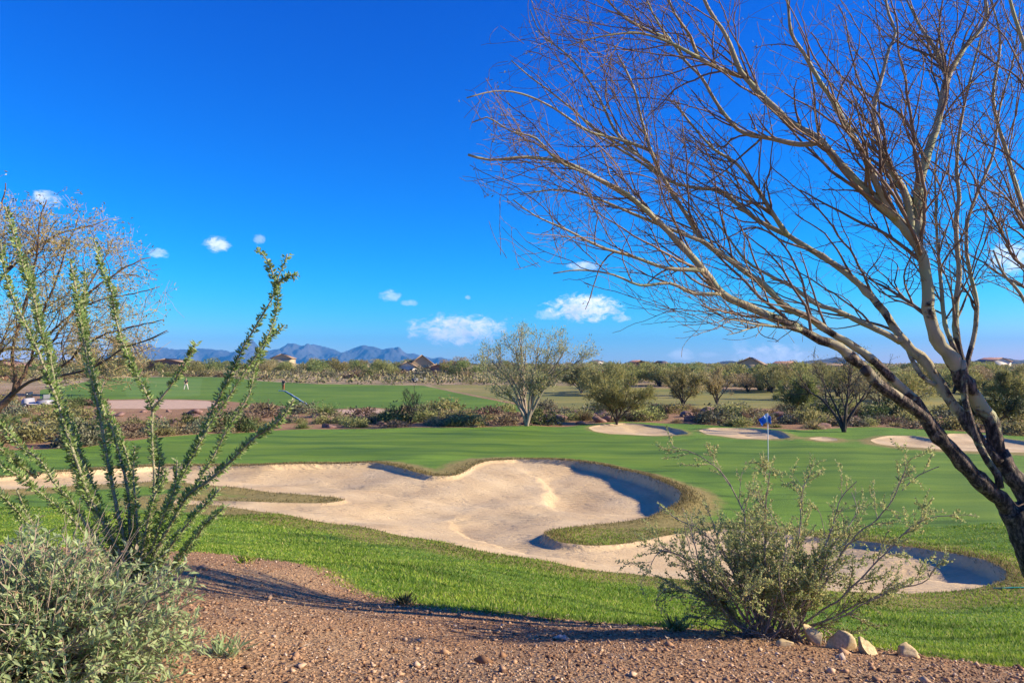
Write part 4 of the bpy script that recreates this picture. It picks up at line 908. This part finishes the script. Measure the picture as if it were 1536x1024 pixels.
for p_ in LIMPX:
    dd_ = np.arange(20, 70, .25); ins_ = inside(np.stack([(p_ - 768) / F * dd_, dd_], 1), REG['lawn']); LIMD.append(dd_[ins_].max() if ins_.any() else 40)
for i in range(460):
    px = rngS.uniform(-120, 1640); yy = rngS.uniform(0, 1); lim = np.interp(px, LIMPX, LIMD) + 1.0; d = lim + (76 - lim) * yy ** 1.5
    shrub(px, d, rngS.uniform(.55, 1.25) * (1 + .2 * yy), rngS.choice(8, p=w), 'shrubs in the scrub strip behind the green', band)
for i in range(70):
    px = rngS.uniform(80, 1300); d = rngS.uniform(46, 66); x = (px - 768) / F * d
    if in_reg(x, d): continue
    s = rngS.uniform(.35, .95); v = rngS.randint(4)
    def mk():
        V, Fx = rock_mesh(60 + v, 2); return mesh_obj('boulder', V, [Fx], M['rock_red'])
    o = place(('r', v), mk, (x, d, gz(x, d) + s * .12), (s * 1.2, s, s * .6), rngS.uniform(0, 6.28), 'boulder', 'rock', 'red brown boulders in the scrub strip'); bandrocks.append((o, px, 'red brown boulder'))
ZN = [(190, 'in scrub behind the ocotillo stems'), (330, 'in scrub below the tee and path'), (470, 'in scrub under the ocotillo right arms'), (616, 'in scrub left of the bare sapling'), (720, 'in scrub right of the bare sapling'), (790, 'in scrub just left of the pale tree'), (880, 'in scrub just right of the pale tree'), (1000, 'in scrub around the round green tree'), (1150, 'in scrub left of the flag'), (1266, 'in scrub right of the flag'), (1400, 'in scrub right of the dark forked tree'), (9999, 'in scrub beyond the leaning tree trunk')]
ordinal_labels(band, ZN, None); ordinal_labels(bandrocks, ZN, None)

# scrub and trees beyond the far fairway
farsh, fart = [], []
for i in range(260):
    px = rngS.uniform(-60, 1600); d = rngS.uniform(150, 330); 
    shrub(px, d, rngS.uniform(1.2, 2.8), rngS.choice(8, p=w), 'shrubs on the slope beyond the far fairway', farsh)
FT = [('round', 'olive_leaf', 'trunk_dark', 'olive round tree'), ('wisp', 'straw_leaf', 'trunk_dark', 'straw coloured airy tree'), ('round', 'green_leaf', 'trunk_dark', 'green round tree'), ('low', 'darkgreen', 'trunk_dark', 'dark low tree'), ('wisp', 'olive_leaf', 'trunk_dark', 'olive wispy tree')]
FTM = [[far_tree_mesh(100 + i * 5 + v, FT[i][0]) for v in range(2)] for i in range(5)]
def fartree(px, d, H, k, store=None):
    x = (px - 768) / F * d; v = rngS.randint(2); V, Pl, mi = FTM[k][v]; nm = 'desert_tree'
    cap = (rngS.normal(541.5, 2.0) if px < 720 else rngS.normal(545.5, 2.2)); H = max(1.6, min(H, CAMZ + (548 - cap) / F * d - gz(x, d))); wd = H * rngS.uniform(.7, 1.35)
    o = place(('t', k, v), lambda: mesh_obj(nm, V, Pl, None, mats=[M[FT[k][1]], M[FT[k][2]]], midx=mi), (x, d, gz(x, d) - .1), (wd, wd, H), rngS.uniform(0, 6.28), nm, 'tree', 'desert trees beyond the far fairway')
    fart.append((o, px, FT[k][3])); return o
pk = [.27, .22, .19, .12, .20]
for i in range(235):
    px = rngS.uniform(-60, 1620); d = 175 * math.exp(rngS.uniform(0, 1.15)); x = (px - 768) / F * d
    if 60 < px < 860 and d < 200: continue
    fartree(px, d, rngS.uniform(3.8, 6.8) * (d / 230) ** .5, rngS.choice(5, p=pk))
for px, d, H, k in ((575, 185, 5.0, 4), (470, 190, 4.8, 2), (505, 200, 4.5, 0), (600, 210, 4.8, 2), (690, 170, 4.6, 3), (700, 190, 5.0, 2), (660, 215, 4.8, 0), (390, 200, 4.2, 1), (950, 130, 4.0, 4), (1110, 120, 3.6, 0), (1150, 125, 3.4, 2), (1000, 140, 4.2, 2), (1240, 120, 4.0, 4), (1300, 125, 4.2, 0), (1420, 140, 4.6, 2), (320, 205, 4.5, 2), (285, 190, 4.0, 0), (240, 210, 5.0, 4), (246, 203, 3.0, 2), (268, 203, 2.8, 0), (586, 195, 3.0, 0), (672, 192, 2.8, 2), (1098, 180, 3.4, 0), (1160, 182, 3.0, 2), (1195, 178, 3.2, 0), (940, 170, 3.0, 0), (975, 172, 3.2, 2), (1015, 176, 3.6, 4), (20, 140, 3.4, 4), (-15, 140, 3.8, 0)): fartree(px, d, H, k)
ZF = [(160, 'on the slope behind the left twiggy tree'), (300, 'on the slope above the left tee'), (430, 'on the slope above the two golfers'), (560, 'below the blue mountain peaks'), (640, 'beside the tan gabled house'), (725, 'between the tan house and pale tree'), (880, 'behind the pale many stemmed tree'), (1000, 'behind the round green tree'), (1120, 'on the plain left of the flag'), (1230, 'on the plain above the flag'), (1400, 'behind the leaning tree limbs'), (9999, 'below the right hand hill')]
ordinal_labels(farsh, ZF, None); ordinal_labels(fart, ZF, None)
for i in range(34):
    px = rngS.uniform(880, 1600); d = rngS.uniform(92, 150); fartree(px, d, rngS.uniform(2.4, 4.4), rngS.choice(5, p=pk))
for i in range(34):
    px = rngS.uniform(835, 1610); d = 78 * math.exp(rngS.uniform(0, .55)); fartree(px, d, rngS.uniform(1.5, 3.4), rngS.choice(5, p=[.2, .28, .18, .08, .26]))
ordinal_labels(fart, ZF, None)
def slope_scrub():
    rng = np.random.RandomState(15); g = Geo(); n = 9000; y = 128 * np.exp(rng.uniform(0, 1.05, n)); x = rng.uniform(-.78, .78, n) * y; P = np.stack([x, y], 1)
    k = np.ones(n, bool)
    for nm in ('fairway', 'dormant', 'tee', 'path'): k &= ~inside(P, REG[nm])
    k &= (np.sin(x * .11 + y * .05) + np.sin(y * .13 - x * .04 + 2) + rng.normal(0, .9, n)) > -.35; P = P[k]; n = len(P); m = 9
    c = np.repeat(P, m, 0) + rng.normal(0, .55, (n * m, 2)); h = np.repeat(rng.uniform(.4, 1.5, n), m) * rng.uniform(.1, 1, n * m); z = base_z(c[:, 0], c[:, 1]) + h
    s = rng.uniform(.35, .8, n * m); leaves(g, np.column_stack([c, z]), rng.normal(size=(n * m, 3)) + [0, 0, .5], s, s * .55, .2, rng)
    tag(g.build('desert_scrub', M['far_leaf']), 'low olive and tan desert scrub covering the slope beyond the fairway', 'scrub', kind='stuff')
slope_scrub()
def far_scrub():
    rng = np.random.RandomState(5); g = Geo(); n = 48000; y = 345 * np.exp(rng.uniform(0, 1.7, n)); x = rng.uniform(-.78, .78, n) * y
    z = base_z(x, y) + rng.uniform(0, 1, n) ** 1.6 * 2.2 * (y / 500) ** .3; s = rng.uniform(.8, 1.7, n) * (y / 500) ** .5
    leaves(g, np.column_stack([x, y, z]), rng.normal(size=(n, 3)) + [0, 0, .4], s, s * .6, .2, rng)
    tag(g.build('far_scrub', M['far_leaf']), 'distant scrubland running to the foot of the hills', 'scrub', kind='stuff')
far_scrub()

# ------------------------------------------------------------------ mountains
def ridge(name, prof, Y, depth, mat, seed, rough=.10, foot=-30, back=.5):
    rng = np.random.RandomState(seed); px = np.array([p[0] for p in prof], float); py = np.array([p[1] for p in prof], float); n = 420; m = 46
    X = np.linspace(px[0], px[-1], n); H = np.interp(X, px, py); hz = (548 - H) / F * Y
    ph = rng.uniform(0, 6.28, 40); fr = np.exp(rng.uniform(math.log(1.0), math.log(60), 40)); amp = 1 / fr ** .8
    T = np.linspace(-1, back, m); V = []
    jag = sum(np.sin(X * f_ + p_) / f_ ** .9 for f_, p_ in zip((.11, .19, .33, .55, .9), rng.uniform(0, 6, 5))) * .10 / F * Y * np.clip((548 - H) / 14, 0, 1)
    xs = (X - 768) / F * Y; s = (X - X[0]) / (X[-1] - X[0]) * 6.28
    for t in T:
        w = np.clip(1 - abs(t) ** 1.05 if t < 0 else 1 - (t / back) ** 1.5 * .9, 0, 1)
        nz = sum(a * np.sin(f * s * 3 + p + t * f * 1.9 * math.sin(p * 3)) for a, f, p in zip(amp, fr, ph)) * rough
        zz = np.maximum(hz + jag, 0) * (w + nz * (1 - w) * w * 4 * .8) + foot * (1 - w) * .3 + hz.max() * rng.normal(0, .006, n)
        V.append(np.column_stack([xs * (1 + t * depth / Y * .6), np.full(n, Y + t * depth), CAMZ + zz]))
    V = np.concatenate(V); i = np.arange(m - 1)[:, None] * n + np.arange(n - 1)[None, :]
    Q = np.stack([i, i + 1, i + n + 1, i + n], -1).reshape(-1, 4); return struct(mesh_obj(name, V, [Q], mat, smooth=True))
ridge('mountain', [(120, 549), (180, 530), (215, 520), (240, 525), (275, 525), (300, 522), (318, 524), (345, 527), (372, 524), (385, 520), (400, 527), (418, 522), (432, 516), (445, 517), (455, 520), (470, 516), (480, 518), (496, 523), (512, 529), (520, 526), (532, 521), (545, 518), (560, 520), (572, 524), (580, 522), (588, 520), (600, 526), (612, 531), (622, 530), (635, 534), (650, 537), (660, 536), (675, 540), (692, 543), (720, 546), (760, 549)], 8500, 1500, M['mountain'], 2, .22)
ridge('hill', [(990, 550), (1040, 549), (1060, 546), (1085, 542), (1098, 541), (1115, 544), (1140, 545), (1165, 547), (1190, 544), (1215, 541), (1235, 538), (1255, 536), (1275, 538), (1300, 542), (1340, 546), (1370, 547), (1400, 545), (1430, 546), (1452, 545), (1470, 540), (1485, 536.5), (1500, 537), (1520, 539), (1545, 540), (1600, 546), (1640, 550)], 2600, 600, M['hill'], 7, .15)

# ------------------------------------------------------------------ houses
def house(px, py, d, w, h, dp, wallm, roofm, label, rz=0.0, rh=.5, hip=False):
    x = at(px, py, d)[0]; z = gz(x, d); root = empty('house', (x, d, z), label, 'house', None, rz)
    g = Geo(); boxg(g, (0, 0, h / 2), (w, dp, h)); 
    V = np.array([[-w / 2, -dp / 2, h], [w / 2, -dp / 2, h], [0, -dp / 2, h + rh * w / 2]]); g.add(V, [[[0, 1, 2]]]); g.add(V + [0, dp, 0], [[[0, 2, 1]]])
    mesh_obj('wall', g.verts(), g.polys(), M[wallm], root)
    g = Geo(); e = .5; t = .25; hr = h + rh * w / 2
    for s in (-1, 1):
        a = np.array([s * (w / 2 + e), 0, h - e * rh]); b = np.array([0, 0, hr + .02]); 
        Vv = [[a[0], -dp / 2 - e, a[2]], [a[0], dp / 2 + e, a[2]], [b[0], dp / 2 + e, b[2]], [b[0], -dp / 2 - e, b[2]]]; Vv = np.array(Vv); Vv = np.vstack([Vv, Vv + [0, 0, t]])
        g.add(Vv, [[[0, 1, 2, 3], [4, 7, 6, 5], [0, 3, 7, 4], [1, 5, 6, 2], [0, 4, 5, 1], [3, 2, 6, 7]]])
    mesh_obj('roof', g.verts(), g.polys(), M[roofm], root)
    for k in (-.28, .28):
        g = Geo(); boxg(g, (k * w, -dp / 2 - .03, h * .5), (w * .16, .08, h * .38)); mesh_obj('window', g.verts(), g.polys(), M['glassd'], root)
    return root
house(632, 561, 205, 7, 2.5, 9, 'stucco', 'roof', 'tan gabled house with brown roof below the mountain end', .15, .75)
house(611, 561, 200, 4.2, 2.3, 6, 'stucco_w', 'roof', 'small pale gabled house wing left of the tan house', .1, .5)
house(655, 562, 200, 6, 1.8, 6, 'stucco_r', 'roof', 'low terracotta house right of the tan gable', .1, .3)
house(1127, 570, 190, 6.5, 2.8, 9, 'stucco', 'roof', 'tan gabled house among trees above the flag', -.4, .5)
house(1177, 571, 190, 4.5, 2.4, 6, 'stucco_r', 'roof_r', 'red roofed house right of the tan house above the flag', .3, .45)
house(955, 572, 185, 3.6, 3.0, 6, 'stucco_r', 'roof_r', 'terracotta house behind the round green tree', .1, .35)
house(992, 572, 195, 5, 2.2, 6, 'stucco', 'roof', 'long tan house half hidden by the small spreading tree', -.5, .5)
house(256, 555, 215, 9, 3.2, 8, 'stucco_r', 'roof', 'brick red house behind shrubs above the left tee', .1, .2)
house(425, 553, 330, 9, 5, 9, 'stucco', 'roof', 'tan house roof between trees under the left peaks', .1, .4)
house(6, 563, 150, 6, 3.0, 6, 'stucco_r', 'roof_r', 'terracotta house behind the twiggy tree at left edge', .1, .3)
for k, (px, lb) in enumerate(((1468, 'white flat house below the right hill, left one'), (1483, 'white flat house below the right hill, right one'))): house(px, 556, 600, 13, 4.5, 9, 'stucco_w', 'stucco_w', lb, 0, .05)
house(1490, 563, 330, 10, 3.6, 9, 'stucco_w', 'roof_r', 'low pale house with red roof below the right hill', .2, .3)
house(1254, 570, 190, 3.4, 2.2, 5, 'stucco_r', 'roof', 'small terracotta house behind the dark forked tree', .2, .3)
house(895, 553, 700, 12, 5, 9, 'stucco_w', 'roof', 'pale far house on the horizon right of the pale tree', 0, .2)

# ------------------------------------------------------------------ flagstick
def flag():
    d = 29.5; x = at(1152.5, 700, d)[0]; z = gz(x, d); root = empty('golf_flag', (x, d, z), 'blue golf flag on a thin white pole standing on the putting green', 'flag')
    g = Geo(); tube(g, [[0, 0, -.1], [0, 0, 1.1], [0, 0, 2.16]], [.017, .015, .012], 8); mesh_obj('pole', g.verts(), g.polys(), M['white'], root, True)
    g = Geo(); nx, nz = 13, 9; u = np.linspace(0, 1, nx); v = np.linspace(0, 1, nz); U, W = np.meshgrid(u, v, indexing='ij')
    # cloth drooping to the left of the pole, folded by the light wind
    X = -.014 - .34 * U * (1 - .25 * W); Z = 2.14 - .36 * W * (1 - .3 * U) - .26 * U ** 1.2; Yy = .07 * np.sin(U * 9 + W * 3) * U
    V = np.stack([X, Yy, Z], -1).reshape(-1, 3); i = np.arange(nx - 1)[:, None] * nz + np.arange(nz - 1)[None]; Q = np.stack([i, i + nz, i + nz + 1, i + 1], -1).reshape(-1, 4)
    um = (U[:-1, :-1] + .04 + .3 * (W[:-1, :-1] - .5)).ravel(); fl = mesh_obj('flag_cloth', V, [Q], None, root, True, [M['flagblue'], M['flagwhite']], ((um < .24)).astype(int))
    s = fl.modifiers.new('thickness', 'SOLIDIFY'); s.thickness = .004
    g = Geo(); nx = 7; X = .014 + .09 * U; Z = 2.12 - .30 * W - .12 * U; V = np.stack([X, .06 * np.sin(U * 5), Z], -1).reshape(-1, 3); o = mesh_obj('flag_cloth', V, [Q], M['flagblue'], root, True); s = o.modifiers.new('thickness', 'SOLIDIFY'); s.thickness = .004
    g = Geo(); tube(g, [[0, 0, -.1], [0, 0, .006]], [.054, .054], 20); mesh_obj('cup', g.verts(), g.polys(), M['hole'], root)
flag()

# ------------------------------------------------------------------ people
def skin_mesh(name, nodes, edges, mat, parent, sub=1):
    me = bpy.data.meshes.new(name); me.from_pydata([n[:3] for n in nodes], edges, []); o = bpy.data.objects.new(name, me); COL.objects.link(o)
    sk = o.modifiers.new('skin', 'SKIN'); sv = me.skin_vertices[0].data
    for i, n_ in enumerate(nodes): sv[i].radius = (n_[3], n_[4] if len(n_) > 4 else n_[3]); sv[i].use_root = (i == 0)
    ss = o.modifiers.new('sub', 'SUBSURF'); ss.levels = ss.render_levels = sub
    dg = bpy.context.evaluated_depsgraph_get(); m2 = bpy.data.meshes.new_from_object(o.evaluated_get(dg)); bpy.data.objects.remove(o); bpy.data.meshes.remove(me)
    m2.name = name; m2.materials.clear(); m2.materials.append(mat); m2.polygons.foreach_set('use_smooth', np.ones(len(m2.polygons), bool))
    o = bpy.data.objects.new(name, m2); COL.objects.link(o); o.parent = parent; return o
def person(px, py, d, label, shirt, trousers, apart, rz, arms):
    x = at(px, py, d)[0]; root = empty('person', (x, d, gz(x, d)), label, 'person', None, rz); a = apart
    N = [(0, 0, .95, .15, .11), (0, 0, 1.15, .14, .10), (0, 0, 1.38, .17, .10), (0, 0, 1.50, .06), (0, .01, 1.60, .075), (0, .0, 1.72, .085), (0, 0, 1.80, .05),
         (-.09 - a * .15, 0, .85, .085), (-.10 - a * .6, .0, .48, .06), (-.10 - a, .02, .09, .042), (-.10 - a, -.14, .04, .035), (.09 + a * .15, 0, .85, .085), (.10 + a * .6, 0, .48, .06), (.10 + a, .02, .09, .042), (.10 + a, -.14, .04, .035)]
    E = [(0, 1), (1, 2), (2, 3), (3, 4), (4, 5), (5, 6), (0, 7), (7, 8), (8, 9), (9, 10), (0, 11), (11, 12), (12, 13), (13, 14)]
    for s, (el, ha) in zip((-1, 1), arms):
        k = len(N); N += [(s * .20, 0, 1.42, .055), (*el, .043), (*ha, .032), (ha[0], ha[1] - .03, ha[2] - .09, .026)]; E += [(2, k), (k, k + 1), (k + 1, k + 2), (k + 2, k + 3)]
        for f in range(5): 
            N.append((ha[0] + (f - 2) * .014, ha[1] - .05, ha[2] - .16 + abs(f - 2) * .012, .008)); E.append((k + 3, len(N) - 1))
    skin_mesh('body', N, E, M['skin'], root)
    S = [(0, 0, .95, .165, .125), (0, 0, 1.15, .155, .115), (0, 0, 1.38, .185, .115), (0, 0, 1.47, .08)]; SE = [(0, 1), (1, 2), (2, 3)]
    for s, (el, ha) in zip((-1, 1), arms):
        k = len(S); S += [(s * .20, 0, 1.42, .07), (*el, .058)]; SE += [(2, k), (k, k + 1)]
    skin_mesh('shirt', S, SE, M[shirt], root)
    T = [(0, 0, .96, .16, .12), (-.09 - a * .15, 0, .85, .10), (-.10 - a * .6, 0, .48, .078), (-.10 - a, .02, .11, .062), (.09 + a * .15, 0, .85, .10), (.10 + a * .6, 0, .48, .078), (.10 + a, .02, .11, .062)]
    skin_mesh('trousers', T, [(0, 1), (1, 2), (2, 3), (0, 4), (4, 5), (5, 6)], M[trousers], root)
    skin_mesh('hair', [(0, .02, 1.76, .088), (0, .03, 1.82, .06)], [(0, 1)], M['dkhair'], root); return root
person(279, 584.5, 110, 'golfer in dark top and pale trousers with legs apart on the tee', 'navy', 'cream', .20, .2, (((-.28, -.12, 1.18), (-.12, -.32, 1.0)), ((.28, -.12, 1.18), (.08, -.32, 1.0))))
person(425, 587, 108, 'golfer in dark top and rust trousers standing by the white line', 'navy', 'rust', .03, -.4, (((-.25, .02, 1.15), (-.24, -.08, .92)), ((.25, .02, 1.15), (.24, -.08, .92))))
def rope():
    pts = [(418, 586.3), (428, 587), (437, 592), (448, 599), (461, 607)]; P = []
    for a, b in pts:
        g_ = ground_px(a, b); P.append([g_[0], g_[1], gz(*g_) + .05])
    P = spline(P, 1.5); P[:, 2] = ground_z(P[:, 0], P[:, 1]) + .05; g = Geo(); tube(g, P, .06, 6); tag(g.build('rope', M['white'], None, True), 'white rope line lying across the far green fairway', 'rope')
rope()
def hose():
    P = []
    for a, b in ((1490, 886), (1505, 886.5), (1520, 886), (1560, 887)):
        g_ = ground_px(a, b); P.append([g_[0], g_[1], 0])
    P = spline(P, .2); P[:, 2] = ground_z(P[:, 0], P[:, 1]) + .02; g = Geo(); tube(g, P, .013, 6); tag(g.build('hose', M['teal'], None, True), 'thin teal hose on grass at the right bunker corner', 'hose')
hose()

# ------------------------------------------------------------------ golf carts
def cart(px, py, d, rz, label, roof, paint='white'):
    x = at(px, py, d)[0]; root = empty('golf_cart', (x, d, gz(x, d)), label, 'golf cart', 'golf carts on the course', rz)
    def part(nm, fn, mat, par=root, bv=.03):
        g = Geo(); fn(g); o = mesh_obj(nm, g.verts(), g.polys(), M[mat], par); 
        if bv: bevel(o, bv)
        return o
    def body(g):
        prof = np.array([[-1.25, .28], [1.25, .28], [1.28, .62], [1.05, .88], [.72, .93], [.60, .42], [-.15, .42], [-.2, .66], [-1.0, .74], [-1.28, .62]]); n_ = len(prof)
        for s in (-1,):
            V = np.vstack([np.column_stack([prof[:, 0], np.full(n_, -.58), prof[:, 1]]), np.column_stack([prof[:, 0], np.full(n_, .58), prof[:, 1]])]); g.add(V, [np.arange(n_)[None], np.arange(n_)[None, ::-1] + n_, np.array([[i, i + n_, (i + 1) % n_ + n_, (i + 1) % n_] for i in range(n_)])])
    part('body', body, paint, root, 0)
    part('seat', lambda g: (boxg(g, (-.5, 0, .80), (.55, 1.05, .14)), boxg(g, (-.82, 0, 1.05), (.12, 1.05, .42))), 'seat')
    part('windscreen', lambda g: boxg(g, (.86, 0, 1.22), (.03, 1.05, .62)), 'glassd', root, 0)
    for sx in (-.85, .85):
        for sy in (-.52, .52):
            w_ = part('wheel', lambda g: tube(g, [[sx, sy - .09, .23], [sx, sy + .09, .23]], [.23, .23], 18), 'rubber', root, .02)
            part('rim', lambda g: tube(g, [[sx, sy - .10, .23], [sx, sy + .10, .23]], [.12, .12], 14), 'silver', w_, 0)
    if roof:
        part('roof', lambda g: boxg(g, (-.05, 0, 1.85), (1.75, 1.15, .07)), paint)
        for sx in (-.85, .80):
            for sy in (-.5, .5): part('roof_post', lambda g: tube(g, [[sx, sy, .7], [sx, sy, 1.83]], [.018, .018], 6), 'rubber', root, 0)
    return root
cart(57, 591, 72, math.pi, 'pale grey open golf cart parked behind the twiggy tree at left', False, 'cartgrey')
cart(628, 576.5, 140, .3, 'dark looking golf cart on the fairway edge below the tan house', True, 'seat')
cart(1484, 585, 118, 1.2, 'white roofed golf cart far right beyond the dark shrub', True)

# ------------------------------------------------------------------ sky, sun, haze
def world():
    w = bpy.data.worlds.new('World'); SC.world = w; w.use_nodes = True; nt = w.node_tree; nt.nodes.clear()
    out = nt.nodes.new('ShaderNodeOutputWorld'); bg = nt.nodes.new('ShaderNodeBackground'); bg.inputs[1].default_value = SKY_STRENGTH
    sky = nt.nodes.new('ShaderNodeTexSky'); sky.sky_type = 'NISHITA'; sky.sun_disc = False; sky.sun_elevation = SUN_EL; sky.sun_rotation = SUN_AZ
    sky.altitude = 600; sky.air_density = 1.0; sky.dust_density = .3; sky.ozone_density = 4.0
    hs = nd(nt, 'ShaderNodeHueSaturation', _Hue=.5, _Saturation=SKY_SAT, _Value=1.0); nt.links.new(sky.outputs[0], hs.inputs['Color'])
    tint0 = mixc(nt, 1.0, hs.outputs[0], SKY_TINT, 'MULTIPLY')
    # deepen the clear desert sky: a steeper response in red and green
    sp = nt.nodes.new('ShaderNodeSeparateColor'); nt.links.new(tint0, sp.inputs[0]); cb = nt.nodes.new('ShaderNodeCombineColor')
    for i, (p, k) in enumerate(((3.4, 8.5), (1.42, 1.14), (1.0, .94))):
        q = math_(nt, 'MULTIPLY', math_(nt, 'POWER', math_(nt, 'MAXIMUM', math_(nt, 'MULTIPLY', sp.outputs[i], .168), 0.0), p), k / .168); nt.links.new(q, cb.inputs[i])
    tint = cb.outputs[0]
    # small fair weather clouds at fixed bearings of the sky
    tc = nt.nodes.new('ShaderNodeTexCoord'); sx = nt.nodes.new('ShaderNodeSeparateXYZ'); nt.links.new(tc.outputs['Generated'], sx.inputs[0])
    az = math_(nt, 'ARCTAN2', sx.outputs[0], sx.outputs[1]); el = math_(nt, 'ARCSINE', sx.outputs[2])
    cv = nt.nodes.new('ShaderNodeCombineXYZ'); nt.links.new(math_(nt, 'MULTIPLY', az, 1.0), cv.inputs[0]); nt.links.new(math_(nt, 'MULTIPLY', el, 1.7), cv.inputs[1])
    nz = noise(nt, 64, 8, .66, cv.outputs[0], .5); nzz = math_(nt, 'MULTIPLY', math_(nt, 'SUBTRACT', nz.outputs[0], .5), 4.0)
    CL = [(69, 298, 20, 9, .75), (237, 380, 14, 6, .5), (325, 366, 17, 10, .7), (389, 358, 7, 7, .3), (586, 444, 14, 7, .45), (614, 454, 13, 4, .4), (702, 446, 4, 3, .35), (690, 495, 62, 19, 1.0), (822, 472, 18, 7, .4), (875, 462, 48, 17, 1.0), (930, 478, 14, 5, .6), (878, 399, 20, 6, .6), (1022, 532, 18, 8, .5), (1060, 532, 17, 4, .4), (1110, 520, 14, 10, .25), (1158, 536, 54, 17, 1.0), (900, 547, 30, 3, .6), (1516, 386, 32, 19, .75)]
    tot = None
    for px, py, hw, hh, k in CL:
        d = nrm(ray(px, py)); a0 = math.atan2(d[0], d[1]); e0 = math.asin(d[2]); c = math.cos(a0)
        u = math_(nt, 'DIVIDE', math_(nt, 'SUBTRACT', az, a0), 1.2 * hw / F * c * c); v = math_(nt, 'DIVIDE', math_(nt, 'SUBTRACT', el, e0), 1.25 * hh / F * c)
        r2 = math_(nt, 'ADD', math_(nt, 'MULTIPLY', u, u), math_(nt, 'MULTIPLY', v, v)); m = math_(nt, 'ADD', math_(nt, 'SUBTRACT', 1.25, r2), nzz)
        mr = nd(nt, 'ShaderNodeMapRange', interpolation_type='SMOOTHSTEP', _From_Min=.0, _From_Max=1.5, _To_Min=0.0, _To_Max=k); nt.links.new(m, mr.inputs[0])
        tot = mr.outputs[0] if tot is None else math_(nt, 'MAXIMUM', tot, mr.outputs[0])
    n2 = noise(nt, 30, 5, .6, cv.outputs[0]); cc = ramp(nt, n2.outputs[0], [(.35, CLOUD_LO), (.6, CLOUD_HI)])
    col = mixc(nt, tot, tint, cc.outputs[0]); nt.links.new(col, bg.inputs[0]); nt.links.new(bg.outputs[0], out.inputs[0])
SKY_STRENGTH = .10; SKY_SAT = 1.25; SKY_TINT = (.55, .85, 1.25); CLOUD_LO = (5.5, 5.8, 6.6); CLOUD_HI = (8.0, 8.0, 8.3)
world()
sd = bpy.data.lights.new('sun', 'SUN'); sd.energy = 5.0; sd.angle = math.radians(.5); sd.color = (1.0, .85, .64)
so = bpy.data.objects.new('sun', sd); COL.objects.link(so)
tosun = Vector((math.sin(SUN_AZ) * math.cos(SUN_EL), math.cos(SUN_AZ) * math.cos(SUN_EL), math.sin(SUN_EL)))
so.rotation_euler = tosun.to_track_quat('Z', 'Y').to_euler()
def haze():
    m = bpy.data.materials.new('haze_air'); m.use_nodes = True; nt = m.node_tree; nt.nodes.clear()
    out = nt.nodes.new('ShaderNodeOutputMaterial'); v = nt.nodes.new('ShaderNodeVolumePrincipled')
    v.inputs['Color'].default_value = (.09, .46, 1.0, 1); v.inputs['Density'].default_value = HAZE; nt.links.new(v.outputs[0], out.inputs['Volume'])
    g = Geo(); boxg(g, (0, 0, 245), (27000, 27000, 500)); o = g.build('haze', m); tag(o, 'thin blue air that fades the far mountains', 'haze', kind='stuff'); o.display_type = 'WIRE'
HAZE = 9e-5
haze()

cam = bpy.data.cameras.new('camera'); cam.sensor_width = 36; cam.lens = 36 * F / 1536; cam.clip_start = .05; cam.clip_end = 40000
co = bpy.data.objects.new('camera', cam); COL.objects.link(co); co.location = (0, 0, CAMZ); co.rotation_euler = (math.pi / 2 + PITCH, 0, 0); SC.camera = co
SC.view_settings.view_transform = 'Standard'; SC.view_settings.look = 'None'; SC.view_settings.gamma = 1; SC.view_settings.exposure = .95
SC.cycles.max_bounces = 6; SC.cycles.diffuse_bounces = 3; SC.cycles.transmission_bounces = 4; SC.cycles.volume_bounces = 0; SC.cycles.transparent_max_bounces = 8
SC.cycles.use_denoising = True
